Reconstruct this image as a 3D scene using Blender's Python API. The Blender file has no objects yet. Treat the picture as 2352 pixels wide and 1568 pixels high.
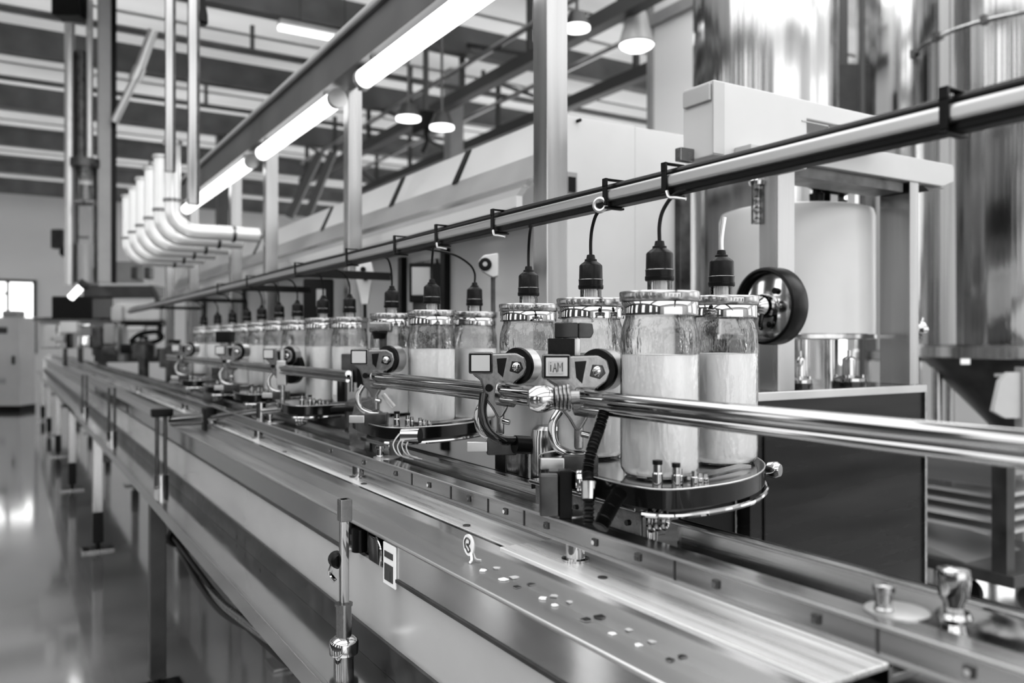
import bpy, bmesh, math, random
from mathutils import Vector, Matrix
random.seed(7)
C = bpy.context.scene.collection
PI = math.pi
# ------------------------------------------------------------------ camera
CAMZ = 1.30
YAW = math.atan(1156 / 1900.0)
SA, CA = math.sin(YAW), math.cos(YAW)
cd = bpy.data.cameras.new('camera'); cam = bpy.data.objects.new('camera', cd); C.objects.link(cam)
cam.location = (0, 0, CAMZ); cam.rotation_euler = (PI / 2, 0, -YAW)
cd.sensor_width = 36.0; cd.lens = 36.0 * 1900 / 2352; cd.shift_y = -4 / 2352.0
cd.clip_start = 0.02; cd.clip_end = 200
cd.dof.use_dof = True; cd.dof.focus_distance = 1.32; cd.dof.aperture_fstop = 3.6
bpy.context.scene.camera = cam
H = CAMZ

def at(px, py, D):
    """world point seen at photograph pixel (px, py), D metres in front of the camera"""
    u = (px - 1176) / 1900.0; v = (780 - py) / 1900.0
    return Vector((D * (SA + u * CA), D * (CA - u * SA), H + D * v))
def atx(px, py, X):
    return at(px, py, 1900 * X / (0.8543 * (px - 20)))
def aty(px, py, Y):
    u = (px - 1176) / 1900.0
    return at(px, py, Y / (CA - u * SA))
def atz(px, py, Z):
    return at(px, py, (Z - H) * 1900.0 / (780 - py))

# ------------------------------------------------------------------ materials
def mat(name, col, metal=0.0, rough=0.5, bump=0.0, bscale=(30, 30, 30), rvar=0.0, cvar=0.0, emit=0.0, spec=None, coat=0.0, bdist=.002):
    m = bpy.data.materials.new(name); m.use_nodes = True
    nt = m.node_tree; b = nt.nodes['Principled BSDF']
    b.inputs['Base Color'].default_value = (col, col, col, 1)
    b.inputs['Metallic'].default_value = metal; b.inputs['Roughness'].default_value = rough
    if spec is not None: b.inputs['Specular IOR Level'].default_value = spec
    if coat: b.inputs['Coat Weight'].default_value = coat; b.inputs['Coat Roughness'].default_value = 0.08
    if emit:
        b.inputs['Emission Color'].default_value = (1, 1, 1, 1); b.inputs['Emission Strength'].default_value = emit
    if bump or rvar or cvar:
        tc = nt.nodes.new('ShaderNodeTexCoord'); mp = nt.nodes.new('ShaderNodeMapping')
        mp.inputs['Scale'].default_value = bscale
        nz = nt.nodes.new('ShaderNodeTexNoise'); nz.inputs['Scale'].default_value = 1.0; nz.inputs['Detail'].default_value = 4
        nt.links.new(tc.outputs['Object'], mp.inputs[0]); nt.links.new(mp.outputs[0], nz.inputs['Vector'])
        if bump:
            bp = nt.nodes.new('ShaderNodeBump'); bp.inputs['Strength'].default_value = bump; bp.inputs['Distance'].default_value = bdist
            nt.links.new(nz.outputs['Fac'], bp.inputs['Height']); nt.links.new(bp.outputs[0], b.inputs['Normal'])
        if rvar:
            mr = nt.nodes.new('ShaderNodeMapRange'); mr.inputs['To Min'].default_value = max(0.02, rough - rvar); mr.inputs['To Max'].default_value = rough + rvar
            mr.inputs['From Min'].default_value = .3; mr.inputs['From Max'].default_value = .7
            nt.links.new(nz.outputs['Fac'], mr.inputs[0]); nt.links.new(mr.outputs[0], b.inputs['Roughness'])
        if cvar:
            cr = nt.nodes.new('ShaderNodeMapRange'); cr.inputs['From Min'].default_value = .3; cr.inputs['From Max'].default_value = .7
            cr.inputs['To Min'].default_value = max(0, col - cvar); cr.inputs['To Max'].default_value = min(1, col + cvar)
            nt.links.new(nz.outputs['Fac'], cr.inputs[0]); nt.links.new(cr.outputs[0], b.inputs['Base Color'])
    return m
M = {}
M['steel'] = mat('brushed_steel', .34, 1, .17, .25, (60, 2, 60), .07, .05)
M['sheet'] = mat('polished_sheet_steel', .55, 1, .12, .12, (6, 3, 6), .06, .03)
M['deck'] = mat('brightened_deck_steel', .80, .6, .30, .35, (90, 3, 90), .09, .10)  # raised base colour and lower metalness stand in for reflected light
M['vsteel'] = mat('vertical_brushed_steel', .32, 1, .2, .06, (40, 40, 2), .06, .04)
M['post'] = mat('satin_post_steel', .30, 1, .24, .04, (30, 30, 1), .05, .04)
M['tank'] = mat('polished_tank_steel', .46, 1, .13, 1.0, (9, 9, .02), .04, .10, bdist=.014)
M['chrome'] = mat('chrome', .36, 1, .06)
M['cast'] = mat('satin_cast_metal', .19, 1, .24, .15, (80, 80, 80), .05)
M['dsteel'] = mat('dark_steel', .06, .9, .35, .1, (20, 20, 20), .08, .03)
M['black'] = mat('black_plastic', .003, 0, .32, .1, (200, 200, 200), spec=.11)
M['rubber'] = mat('black_rubber', .004, 0, .42, .15, (150, 150, 150), spec=.12)
M['bchrome'] = mat('bright_chrome', .66, 1, .08)
M['gloss'] = mat('glossy_black', .003, 0, .10, spec=.28)
M['white'] = mat('white_paint', .45, 0, .35, .05, (5, 5, 5), .05, .02, coat=.15)
M['panel'] = mat('pale_panel', .36, 0, .38, .05, (3, 3, 3), .05, .04, coat=.2)
M['grey'] = mat('grey_paint', .30, 0, .4, .05, (8, 8, 8), .05, .02)
M['mid'] = mat('mid_grey_satin', .22, .25, .38, .05, (4, 4, 4), .05, .03)
M['dgrey'] = mat('dark_grey_paint', .02, 0, .35, .05, (8, 8, 8), .05, .01, spec=.3)
M['cab'] = mat('dark_cabinet_sheet', .012, .4, .28, .12, (1.5, 1.5, 14), .08, .008, spec=.18)
M['lwall'] = mat('dark_painted_wall', .05, 0, .6)  # kept dark for contrast in the steel reflections
M['pipe'] = mat('pale_reflection_pipe', .72, .35, .22)  # pale base colour stands in for bright reflections on chrome
M['ceil'] = mat('ceiling_panel', .78, 0, .6, 0, (1, 4, 1), 0, .05)
M['purlin'] = mat('purlin_steel', .10, .1, .5, 0, (3, 3, 3), 0, .03)
M['truss'] = mat('truss_paint', .045, .1, .5)
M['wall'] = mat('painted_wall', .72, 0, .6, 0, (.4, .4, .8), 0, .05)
M['floor'] = mat('epoxy_floor', .12, 0, .10, .10, (1.5, 1.5, 1.5), .04, .05, spec=.9, coat=1.0)
M['milk'] = mat('milk', .94, 0, .5)
M['sidesheet'] = mat('brightened_side_sheet', .62, .6, .2, .12, (5, 3, 5), .06, .04)  # lighter than the other sheet steel, in place of floor and window reflections
M['bright'] = mat('bright_white_panel', .93, 0, .5)
M['beam'] = mat('dark_beam_paint', .07, .2, .4, .05, (4, 4, 4), .05, .02)
M['tube'] = mat('lit_tube', .9, 0, .3, emit=1.6)
M['lamp'] = mat('lit_lens', .9, 0, .3, emit=2.2)
M['mark'] = mat('engraved_mark', .03, .2, .4)
M['label'] = mat('label_white', .70, 0, .4)
M['alu'] = mat('satin_aluminium', .44, 1, .35, .1, (30, 2, 30), .05)

def translucent(name, col, f):
    m = bpy.data.materials.new(name); m.use_nodes = True; nt = m.node_tree; nt.nodes.clear()
    out = nt.nodes.new('ShaderNodeOutputMaterial'); mx = nt.nodes.new('ShaderNodeMixShader'); mx.inputs[0].default_value = f
    d = nt.nodes.new('ShaderNodeBsdfDiffuse'); t = nt.nodes.new('ShaderNodeBsdfTranslucent')
    tc = nt.nodes.new('ShaderNodeTexCoord'); mp = nt.nodes.new('ShaderNodeMapping'); mp.inputs['Scale'].default_value = (.25, .8, 1)
    nz = nt.nodes.new('ShaderNodeTexNoise'); nz.inputs['Scale'].default_value = 1; nz.inputs['Detail'].default_value = 3
    cr = nt.nodes.new('ShaderNodeMapRange'); cr.inputs['From Min'].default_value = .3; cr.inputs['From Max'].default_value = .7
    cr.inputs['To Min'].default_value = col - .12; cr.inputs['To Max'].default_value = col + .06
    nt.links.new(tc.outputs['Object'], mp.inputs[0]); nt.links.new(mp.outputs[0], nz.inputs['Vector']); nt.links.new(nz.outputs['Fac'], cr.inputs[0])
    for n in (d, t): nt.links.new(cr.outputs[0], n.inputs['Color'])
    nt.links.new(d.outputs[0], mx.inputs[1]); nt.links.new(t.outputs[0], mx.inputs[2]); nt.links.new(mx.outputs[0], out.inputs[0])
    return m
M['roof'] = translucent('translucent_roof_sheet', .66, .55)  # translucency added so the sky brightens roof and hall

def thin_glass(name, tint, ior, bump=0.0, bs=40):
    m = bpy.data.materials.new(name); m.use_nodes = True; nt = m.node_tree; nt.nodes.clear()
    out = nt.nodes.new('ShaderNodeOutputMaterial'); mx = nt.nodes.new('ShaderNodeMixShader')
    tr = nt.nodes.new('ShaderNodeBsdfTransparent'); tr.inputs[0].default_value = (tint, tint, tint, 1)
    gl = nt.nodes.new('ShaderNodeBsdfGlossy'); gl.inputs['Roughness'].default_value = .03
    fr = nt.nodes.new('ShaderNodeFresnel'); fr.inputs['IOR'].default_value = ior
    if bump:
        tc = nt.nodes.new('ShaderNodeTexCoord'); nz = nt.nodes.new('ShaderNodeTexNoise')
        mp = nt.nodes.new('ShaderNodeMapping'); mp.inputs['Scale'].default_value = (bs, bs, bs * .35)
        nz.inputs['Scale'].default_value = 1; nz.inputs['Detail'].default_value = 3
        bp = nt.nodes.new('ShaderNodeBump'); bp.inputs['Strength'].default_value = bump; bp.inputs['Distance'].default_value = .004
        nt.links.new(tc.outputs['Object'], mp.inputs[0]); nt.links.new(mp.outputs[0], nz.inputs['Vector'])
        nt.links.new(nz.outputs['Fac'], bp.inputs['Height'])
        nt.links.new(bp.outputs[0], gl.inputs['Normal']); nt.links.new(bp.outputs[0], fr.inputs['Normal'])
    nt.links.new(fr.outputs[0], mx.inputs[0]); nt.links.new(tr.outputs[0], mx.inputs[1]); nt.links.new(gl.outputs[0], mx.inputs[2])
    nt.links.new(mx.outputs[0], out.inputs[0])
    return m
M['glass'] = thin_glass('jar_glass', .97, 1.6, 1.0, 60)
M['clear'] = thin_glass('clear_plastic', .88, 1.55, .2, 30)
M['pane'] = thin_glass('window_glass', .97, 1.3)

# ------------------------------------------------------------------ mesh builder
class B:
    def __init__(s): s.bm = bmesh.new(); s.bev = False
    def box(s, x0, x1, y0, y1, z0, z1, bev=0.0, seg=2):
        r = bmesh.ops.create_cube(s.bm, size=1)
        for v in r['verts']:
            v.co = Vector(((x0 + x1) / 2 + v.co.x * abs(x1 - x0), (y0 + y1) / 2 + v.co.y * abs(y1 - y0), (z0 + z1) / 2 + v.co.z * abs(z1 - z0)))
        if bev:
            s.bev = True
            es = list({e for v in r['verts'] for e in v.link_edges})
            bmesh.ops.bevel(s.bm, geom=es, offset=min(bev, .45 * min(abs(x1 - x0), abs(y1 - y0), abs(z1 - z0))), segments=seg, profile=.5, affect='EDGES')
        return s
    def obox(s, p0, p1, w, h, bev=0.0):
        """bar of section w (sideways) x h (up) from p0 to p1"""
        p0, p1 = Vector(p0), Vector(p1); d = p1 - p0; L = d.length; d.normalize()
        up = Vector((0, 0, 1)) if abs(d.z) < .95 else Vector((0, 1, 0))
        sx = d.cross(up).normalized(); uz = sx.cross(d).normalized()
        n0 = len(s.bm.verts)
        tmp = B(); tmp.box(-w / 2, w / 2, 0, L, -h / 2, h / 2, bev)
        mt = Matrix(((sx.x, d.x, uz.x, p0.x), (sx.y, d.y, uz.y, p0.y), (sx.z, d.z, uz.z, p0.z), (0, 0, 0, 1)))
        s.bev = s.bev or tmp.bev; tmp.bm.transform(mt); s.merge(tmp); return s
    def merge(s, o):
        me = bpy.data.meshes.new('tmp'); o.bm.to_mesh(me); s.bm.from_mesh(me); bpy.data.meshes.remove(me); o.bm.free(); return s
    def ring(s, c, ax, r, n, a0=0):
        ax = ax.normalized(); t = Vector((0, 0, 1)) if abs(ax.z) < .9 else Vector((1, 0, 0))
        e1 = ax.cross(t).normalized(); e2 = ax.cross(e1)
        return [s.bm.verts.new(c + r * (math.cos(2 * PI * k / n) * e1 + math.sin(2 * PI * k / n) * e2)) for k in range(n)]
    def cyl(s, p0, p1, r, r2=None, n=20, cap=True):
        p0, p1 = Vector(p0), Vector(p1); ax = p1 - p0; r2 = r if r2 is None else r2
        a, b = s.ring(p0, ax, r, n), s.ring(p1, ax, r2, n)
        for k in range(n): s.bm.faces.new((a[k], a[(k + 1) % n], b[(k + 1) % n], b[k]))
        if cap: s.bm.faces.new(a[::-1]); s.bm.faces.new(b)
        return s
    def lathe(s, c, prof, ax=(0, 0, 1), n=32, cap=True):
        c, ax = Vector(c), Vector(ax).normalized(); prev = None; first = None
        for (r, z) in prof:
            cur = s.ring(c + ax * z, ax, max(r, 1e-4), n)
            if prev:
                for k in range(n): s.bm.faces.new((prev[k], prev[(k + 1) % n], cur[(k + 1) % n], cur[k]))
            else: first = cur
            prev = cur
        if cap: s.bm.faces.new(first[::-1]); s.bm.faces.new(prev)
        return s
    def tube(s, pts, r, n=10, sub=6, cap=True):
        P = [Vector(p) for p in pts]
        if sub > 1 and len(P) > 2:
            Q = []
            for i in range(len(P) - 1):
                a, b, c, d = P[max(i - 1, 0)], P[i], P[i + 1], P[min(i + 2, len(P) - 1)]
                for k in range(sub):
                    t = k / sub
                    Q.append(.5 * ((2 * b) + (-a + c) * t + (2 * a - 5 * b + 4 * c - d) * t * t + (-a + 3 * b - 3 * c + d) * t ** 3))
            Q.append(P[-1]); P = Q
        prev = None; e1 = None
        for i, p in enumerate(P):
            t = (P[min(i + 1, len(P) - 1)] - P[max(i - 1, 0)]).normalized()
            if e1 is None: e1 = t.orthogonal().normalized()
            e1 = (e1 - t * e1.dot(t)).normalized(); e2 = t.cross(e1)
            rr = r(i / max(1, len(P) - 1)) if callable(r) else r
            cur = [s.bm.verts.new(p + rr * (math.cos(2 * PI * k / n) * e1 + math.sin(2 * PI * k / n) * e2)) for k in range(n)]
            if prev:
                for k in range(n): s.bm.faces.new((prev[k], prev[(k + 1) % n], cur[(k + 1) % n], cur[k]))
            elif cap: s.bm.faces.new(cur[::-1])
            prev = cur
        if cap: s.bm.faces.new(prev)
        return s
    def torus(s, c, ax, R, r, n=28, m=8, a0=0, a1=2 * PI):
        c, ax = Vector(c), Vector(ax).normalized(); e1 = ax.orthogonal().normalized(); e2 = ax.cross(e1); full = abs(a1 - a0 - 2 * PI) < 1e-6
        rows = []
        for i in range(n if full else n + 1):
            a = a0 + (a1 - a0) * i / n; d = math.cos(a) * e1 + math.sin(a) * e2
            rows.append([s.bm.verts.new(c + d * (R + r * math.cos(2 * PI * k / m)) + ax * r * math.sin(2 * PI * k / m)) for k in range(m)])
        for i in range(n if full else n):
            a, b = rows[i], rows[(i + 1) % len(rows)]
            for k in range(m): s.bm.faces.new((a[k], b[k], b[(k + 1) % m], a[(k + 1) % m]))
        return s
    def prism(s, poly, axis, a0, a1, bev=0.0):
        """poly: 2D points; axis 'x': (y,z), 'y': (x,z), 'z': (x,y); extruded from a0 to a1"""
        def mk(p, a):
            return Vector({'x': (a, p[0], p[1]), 'y': (p[0], a, p[1]), 'z': (p[0], p[1], a)}[axis])
        va = [s.bm.verts.new(mk(p, a0)) for p in poly]; vb = [s.bm.verts.new(mk(p, a1)) for p in poly]; n = len(poly)
        fs = [s.bm.faces.new((va[k], va[(k + 1) % n], vb[(k + 1) % n], vb[k])) for k in range(n)]
        fs += [s.bm.faces.new(va[::-1]), s.bm.faces.new(vb)]
        bmesh.ops.recalc_face_normals(s.bm, faces=fs)
        if bev:
            s.bev = True
            bmesh.ops.bevel(s.bm, geom=list({e for f in fs for e in f.edges}), offset=bev, segments=2, profile=.5, affect='EDGES')
        return s
    def quads(s, pts, idx):
        v = [s.bm.verts.new(p) for p in pts]
        for f in idx: s.bm.faces.new([v[i] for i in f])
        return s
    def rot(s, ang, pivot=(0, 0, 0)):
        s.bm.transform(Matrix.Translation(pivot) @ Matrix.Rotation(ang, 4, 'Z') @ Matrix.Translation(-Vector(pivot))); return s
    def move(s, d): s.bm.transform(Matrix.Translation(Vector(d))); return s

def worldloc(o):
    v = Vector((0, 0, 0))
    while o is not None: v = v + o.location; o = o.parent
    return v
def obj(name, b, m, parent=None, label=None, smooth=35):
    bmesh.ops.recalc_face_normals(b.bm, faces=b.bm.faces)
    bev = b.bev; me = bpy.data.meshes.new(name)
    if parent is None:
        xs = [v.co for v in b.bm.verts]
        lo = Vector((min(v.x for v in xs), min(v.y for v in xs), min(v.z for v in xs))); hi = Vector((max(v.x for v in xs), max(v.y for v in xs), max(v.z for v in xs)))
        base = Vector(((lo.x + hi.x) / 2, (lo.y + hi.y) / 2, lo.z))
    else: base = worldloc(parent)
    b.bm.transform(Matrix.Translation(-base)); b.bm.to_mesh(me); b.bm.free()
    me.materials.append(M[m]); me.polygons.foreach_set('use_smooth', [True] * len(me.polygons)); me.set_sharp_from_angle(angle=math.radians(smooth))
    o = bpy.data.objects.new(name, me); C.objects.link(o)
    if bev:
        wn = o.modifiers.new('weighted_normal', 'WEIGHTED_NORMAL'); wn.keep_sharp = True; wn.weight = 90
    if parent is None: o.location = base
    else: o.parent = parent
    if label: o['label'] = label
    return o
def thing(name, label, cat, loc=(0, 0, 0), group=None):
    o = bpy.data.objects.new(name, None); C.objects.link(o); o.location = loc; o.empty_display_size = .05
    o['label'] = label; o['category'] = cat
    if group: o['group'] = group
    return o
def tag(o, label, cat, group=None, kind=None):
    o['label'] = label; o['category'] = cat
    if group: o['group'] = group
    if kind: o['kind'] = kind
    return o
def struct(name, b, m, label=None, parent=None):
    o = obj(name, b, m, parent)
    if parent is None: o['kind'] = 'structure'; o['label'] = label or name.replace('_', ' '); o['category'] = name.split('_')[0]
    return o
def dup(root, loc, label=None, rotz=None, group=None, scale=None):
    r = root.copy(); C.objects.link(r); r.location = loc
    if rotz is not None: r.rotation_euler = (0, 0, rotz)
    if scale: r.scale = (scale,) * 3
    if label: r['label'] = label
    if group: r['group'] = group
    for ch in list(root.children):
        c = ch.copy(); C.objects.link(c); c.parent = r
        for g in ch.children:
            d = g.copy(); C.objects.link(d); d.parent = c
    return r

# ------------------------------------------------------------------ the hall
CEIL = 4.62
struct('floor', B().box(-6, 9, -7, 20.2, -.1, 0), 'floor', 'glossy grey epoxy floor of the bottling hall')
cb = B()
y = 5.6
while y < 20.2:                       # shallow ribs of the roof sheet
    cb.box(-6, 9, y, y + .6, CEIL, CEIL + .01); cb.box(-6, 9, y + .56, y + .6, CEIL - .015, CEIL); y += .6
struct('ceiling', cb, 'roof', 'pale ribbed roof sheeting, made translucent to light the hall')
cb = B()
for y0, y1 in ((-7, -6.4), (-2.2, -1.4), (2.0, 2.6), (5.0, 5.6)): cb.box(-6, 9, y0, y1, CEIL, CEIL + .06)  # gaps between the strips are added, to let light down onto the line
struct('ceiling_front', cb, 'ceil', 'unseen roof strips between openings added to light the line')
# back wall with a window and a bright doorway
bw = B()
wy0, wy1 = 20.0, 20.15
w_l = aty(-40, 700, 20).x; w_r = aty(84, 700, 20).x; zt = aty(40, 642, 20).z; zb = aty(40, 812, 20).z
bw.box(-6, w_l, wy0, wy1, 0, CEIL); bw.box(w_r, 9, wy0, wy1, 0, CEIL); bw.box(w_l, w_r, wy0, wy1, zt, CEIL)
d_l = aty(46, 800, 20).x; d_r = aty(62, 800, 20).x
bw.box(w_l, d_l, wy0, wy1, 0, zb); bw.box(d_r, w_r, wy0, wy1, 0, zb)
struct('wall_back', bw, 'wall', 'pale far end wall of the hall')
wf = B(); mx = aty(18, 700, 20).x
for a, b_ in ((w_l, w_l + .06), (mx - .03, mx + .03), (w_r - .07, w_r)): wf.box(a, b_, wy0 - .05, wy0 + .02, zb, zt)
wf.box(w_l, w_r, wy0 - .05, wy0 + .02, zt - .06, zt); wf.box(w_l, mx, wy0 - .05, wy0 + .02, zt - .32, zt - .27)
struct('window_1', wf, 'dgrey', 'dark framed bright window in the far end wall')
# right wall
rw = B(); rw.box(8.6, 8.75, -7, 20, 0, 1.0); rw.box(8.6, 8.75, -7, 20, 3.6, CEIL)
for y in (-7, -3, 1, 5, 9, 13, 17): rw.box(8.6, 8.75, y, y + 1.4, 1.0, 3.6)
struct('wall_right', rw, 'wall', 'pale right side wall with tall window openings')
# unseen left wall: dark piers and openings shaped for reflections in the steel
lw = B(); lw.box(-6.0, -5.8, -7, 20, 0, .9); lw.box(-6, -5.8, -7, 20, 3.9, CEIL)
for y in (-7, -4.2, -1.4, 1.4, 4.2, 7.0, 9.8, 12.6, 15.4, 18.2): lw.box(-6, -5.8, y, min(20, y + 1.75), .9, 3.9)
struct('wall_left', lw, 'lwall', 'unseen dark left side wall with openings added for light and reflections')
# unseen front wall (behind the camera) with a gate opening added for light
fw = B(); fw.box(-6, -3.6, -7.15, -7, 0, CEIL); fw.box(5.0, 9, -7.15, -7, 0, CEIL); fw.box(-3.6, 5.0, -7.15, -7, 3.6, CEIL)
struct('wall_front', fw, 'wall', 'unseen wall behind the viewer with a gate opening added for light')
# skirting
struct('baseboard_back', B().box(-6, d_l, 19.95, 20.0, 0, .18), 'dgrey', 'dark skirting along the far end wall')

# roof purlins
pn = ['nearest and widest dark purlin under the roof sheeting', 'second dark purlin from the front under the roof', 'third dark roof purlin, above the hanging posts',
      'fourth roof purlin counting from the front', 'fifth roof purlin, close to the far end wall', 'farthest roof purlin, against the end wall']
for k, y in enumerate((7.7, 10.1, 12.5, 14.9, 17.3, 19.7)):
    b = B().box(-5.8, 8.6, y, y + .05, H + 3.0, H + 3.3); b.box(-5.8, 8.6, y - .10, y + .05, H + 2.98, H + 3.0)
    tag(obj('roof_purlin', b, 'purlin'), pn[k], 'roof beam', 'roof purlins across the hall')
# slim conduits under the roof
for k, y in enumerate((8.9, 11.3, 13.9, 16.3)):
    b = B().cyl((-5.8, y, H + 3.05), (8.5, y, H + 3.05), .03, n=8)
    for x in (-3.4, -.6, 2.2, 5.0): b.box(x - .02, x + .02, y - .02, y + .02, H + 3.05, CEIL)
    tag(obj('ceiling_conduit', b, 'purlin'), ['slim grey conduit under the roof, nearest', 'slim conduit between second and third purlin', 'slim conduit between third and fourth purlin', 'slim conduit nearest the end wall'][k], 'conduit', 'conduits below the roof')
# main roof beam with haunch (runs along the hall)
t = thing('roof_girder', 'dark girder running lengthwise, seen just above the overhead light beam', 'roof beam', (2.97, 6, H + 2.75))
obj('girder', B().box(2.87, 3.07, 2.6, 10.2, H + 2.75, H + 3.0, .01), 'truss', t)
obj('haunch', B().prism([(10.2, H + 3.0), (10.2, H + 2.75), (9.6, H + 2.75), (11.4, H + 3.0)], 'x', 2.89, 3.05), 'truss', t)
# truss / pipe bridge
def truss(x, y0, y1, zb_, zt_, label, step=1.35):
    t = thing('roof_truss', label, 'truss', (x, (y0 + y1) / 2, zb_), 'lengthwise trusses under the roof')
    obj('bottom_chord', B().box(x - .06, x + .06, y0, y1, zb_, zb_ + .12), 'truss', t)
    obj('top_chord', B().cyl((x, y0, zt_), (x, y1, zt_), .03, n=10), 'alu', t, 'lighter round top rail')
    y = y0 + .4; k = 0
    while y < y1:
        obj('upright', B().box(x - .025, x + .025, y - .025, y + .025, zb_ + .1, CEIL), 'truss', t)
        if k % 2 == 0: obj('diagonal', B().obox((x, y, zb_ + .1), (x, min(y + step, y1), zt_ + .25), .04, .04), 'truss', t)
        y += step; k += 1
    return t
truss(4.15, 3.4, 13.5, H + 2.55, H + 2.92, 'dark truss with round top rail, left of the tall front post')
truss(5.3, 4.6, 14.5, H + 2.55, H + 3.0, 'dark truss seen right of the tall post, behind the pendant lamp')
# grey column & bracing under truss
t = thing('hall_column', 'grey square hall column rising behind the long white hood', 'column', at(1042, 780, 10.2).xy.to_3d())
p = at(1042, 780, 10.2)
obj('shaft', B().box(p.x - .09, p.x + .09, p.y - .09, p.y + .09, 0, CEIL), 'grey', t)
obj('base_plate', B().box(p.x - .2, p.x + .2, p.y - .2, p.y + .2, 0, .02), 'grey', t)
p = at(510, 780, 12.5)
t = thing('hall_column', 'dim grey hall column beyond the lit overhead tubes', 'column', (p.x, p.y, 0))
obj('shaft', B().box(p.x - .08, p.x + .08, p.y - .08, p.y + .08, 0, CEIL), 'purlin', t)
for k, (a, b_, lb) in enumerate((((665, 500), (735, 350), 'left of the two dark slanting struts behind the white hood'), ((705, 500), (765, 350), 'right of the two dark slanting struts behind the white hood'))):
    b = B().obox(at(*a, 9.6), at(*b_, 9.6), .08, .08)
    tag(obj('roof_strut', b, 'truss'), lb, 'strut', 'slanting struts')
# hanging machine with spotlights under the truss
t = thing('hoist_trolley', 'dark hoist trolley hanging from the truss, with dangling chain', 'hoist', at(978, 350, 7.6))
p = at(978, 275, 7.6)
obj('motor', B().box(p.x - .09, p.x + .07, p.y - .12, p.y + .12, p.z - .12, p.z + .06, .02), 'black', t)
obj('hanger', B().box(p.x - .02, p.x + .02, p.y - .02, p.y + .02, p.z + .05, CEIL), 'truss', t)
obj('chain', B().tube([p + Vector((0, 0, -.1)), p + Vector((.01, 0, -.2)), p + Vector((-.03, 0, -.3))], .02), 'black', t)
for (px, py, D, lb) in ((938, 270, 6.4, 'bright spotlight left of the hoist trolley'), (1015, 290, 6.5, 'bright spotlight right of the hoist trolley'), (1325, 62, 6.0, 'bright spotlight beside the tall front post, high up')):
    p = at(px, py, D)
    t = thing('spotlight', lb, 'lamp', p, 'spotlights under the roof')
    obj('housing', B().cyl(p + Vector((0, .0, .1)), p + Vector((0, 0, 0)), .06, .10, n=18), 'dgrey', t)
    obj('lens', B().cyl(p, p + Vector((0, 0, -.02)), .095, n=18), 'lamp', t)
    obj('stem', B().cyl(p + Vector((0, 0, .08)), (p.x, p.y, CEIL), .012, n=8), 'truss', t)
# pendant lamp
p = at(1462, 104, 6.6)
t = thing('pendant_lamp', 'white bell shaped pendant lamp with glowing lens, top centre right', 'lamp', p)
obj('shade', B().lathe(p, [(.14, 0), (.145, .01), (.13, .06), (.10, .16), (.08, .26), (.06, .27)], n=30), 'panel', t)
obj('lens', B().lathe(p, [(.01, -.05), (.08, -.04), (.125, -.015), (.137, 0)], n=30), 'lamp', t)
obj('ballast', B().cyl(p + Vector((0, 0, .26)), p + Vector((0, 0, .40)), .085, n=20), 'black', t)
obj('stem', B().cyl(p + Vector((0, 0, .4)), (p.x, p.y, CEIL), .015, n=8), 'truss', t)
# small lit ceiling tube far left-top
t = thing('ceiling_tube_light', 'thin lit tube hanging crosswise under the nearest purlin', 'lamp', at(770, 88, 7.3))
a, b_ = aty(640, 70, 7.55), aty(838, 102, 7.55)
obj('tube', B().cyl((a.x, 7.55, b_.z), (b_.x, 7.55, b_.z), .028, n=12), 'tube', t)
obj('batten', B().box(a.x, b_.x, 7.5, 7.6, b_.z + .03, b_.z + .07), 'panel', t)
for x in (a.x + .2, b_.x - .2): obj('hanger', B().cyl((x, 7.55, b_.z + .06), (x, 7.55, CEIL), .006, n=6), 'truss', t)

# white cold-room block at the right
t = thing('cold_room', 'tall white panelled cold room with grey corner trim, behind the pendant lamp', 'cold room', (5.1, 4.9, 0))
obj('side_panels', B().box(4.85, 5.22, 4.1, 5.6, 0, CEIL - .05, .01), 'bright', t)
for y in (4.1, 4.85, 5.6): obj('corner_trim', B().box(4.82, 4.87, y - .03, y + .03, 0, CEIL - .05), 'grey', t)
obj('head_trim', B().box(4.81, 4.87, 4.07, 5.63, H + 2.75, H + 2.85), 'grey', t)
obj('latch', B().box(4.80, 4.86, 4.95, 5.0, H + 2.35, H + 2.42), 'black', t)

# big tanks
def tank(c, r, z0, z1, label, rings=(), hopper=False, legs=True):
    t = thing('storage_tank', label, 'tank', (c.x, c.y, 0), 'tall stainless storage tanks')
    obj('shell', B().lathe((c.x, c.y, 0), [(r * .2, z0 - .06), (r * .97, z0 - .02), (r, z0), (r, z1)], n=72), 'tank', t, smooth=60)
    obj('base_ring', B().lathe((c.x, c.y, 0), [(r + .012, z0 - .03), (r + .02, z0 - .02), (r + .02, z0 + .05), (r + .002, z0 + .06)], n=64), 'vsteel', t)
    for z in rings:
        b = B().torus((c.x, c.y, z), (0, 0, 1), r + .008, .014, n=64)
        obj('clamp_band', b, 'vsteel', t)
        for k in range(0, 12):
            a = 2 * PI * k / 12 + .2
            obj('band_clip', B().box(-.02, .02, -.02, .02, -.03, .03).move((c.x + (r + .02) * math.cos(a), c.y + (r + .02) * math.sin(a), z)), 'cast', t)
    if legs:
        for k in range(4):
            a = PI / 4 + k * PI / 2
            obj('leg', B().cyl((c.x + r * .8 * math.cos(a), c.y + r * .8 * math.sin(a), 0), (c.x + r * .8 * math.cos(a), c.y + r * .8 * math.sin(a), z0), .035, n=12), 'steel', t)
    return t
tank(at(1755, 780, 5.4), .455, .9, CEIL - .05, 'tall mirror-polished tank behind the white control box')
tank(at(2085, 780, 7.4), .43, 1.15, CEIL - .05, 'slim polished tank behind the right end of the steel gantry')
c3 = at(2335, 780, 6.0)
t3 = tank(c3, .66, 1.20, CEIL - .05, 'widest polished tank with clipped band, at the right edge', rings=(H + 2.14,))
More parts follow.
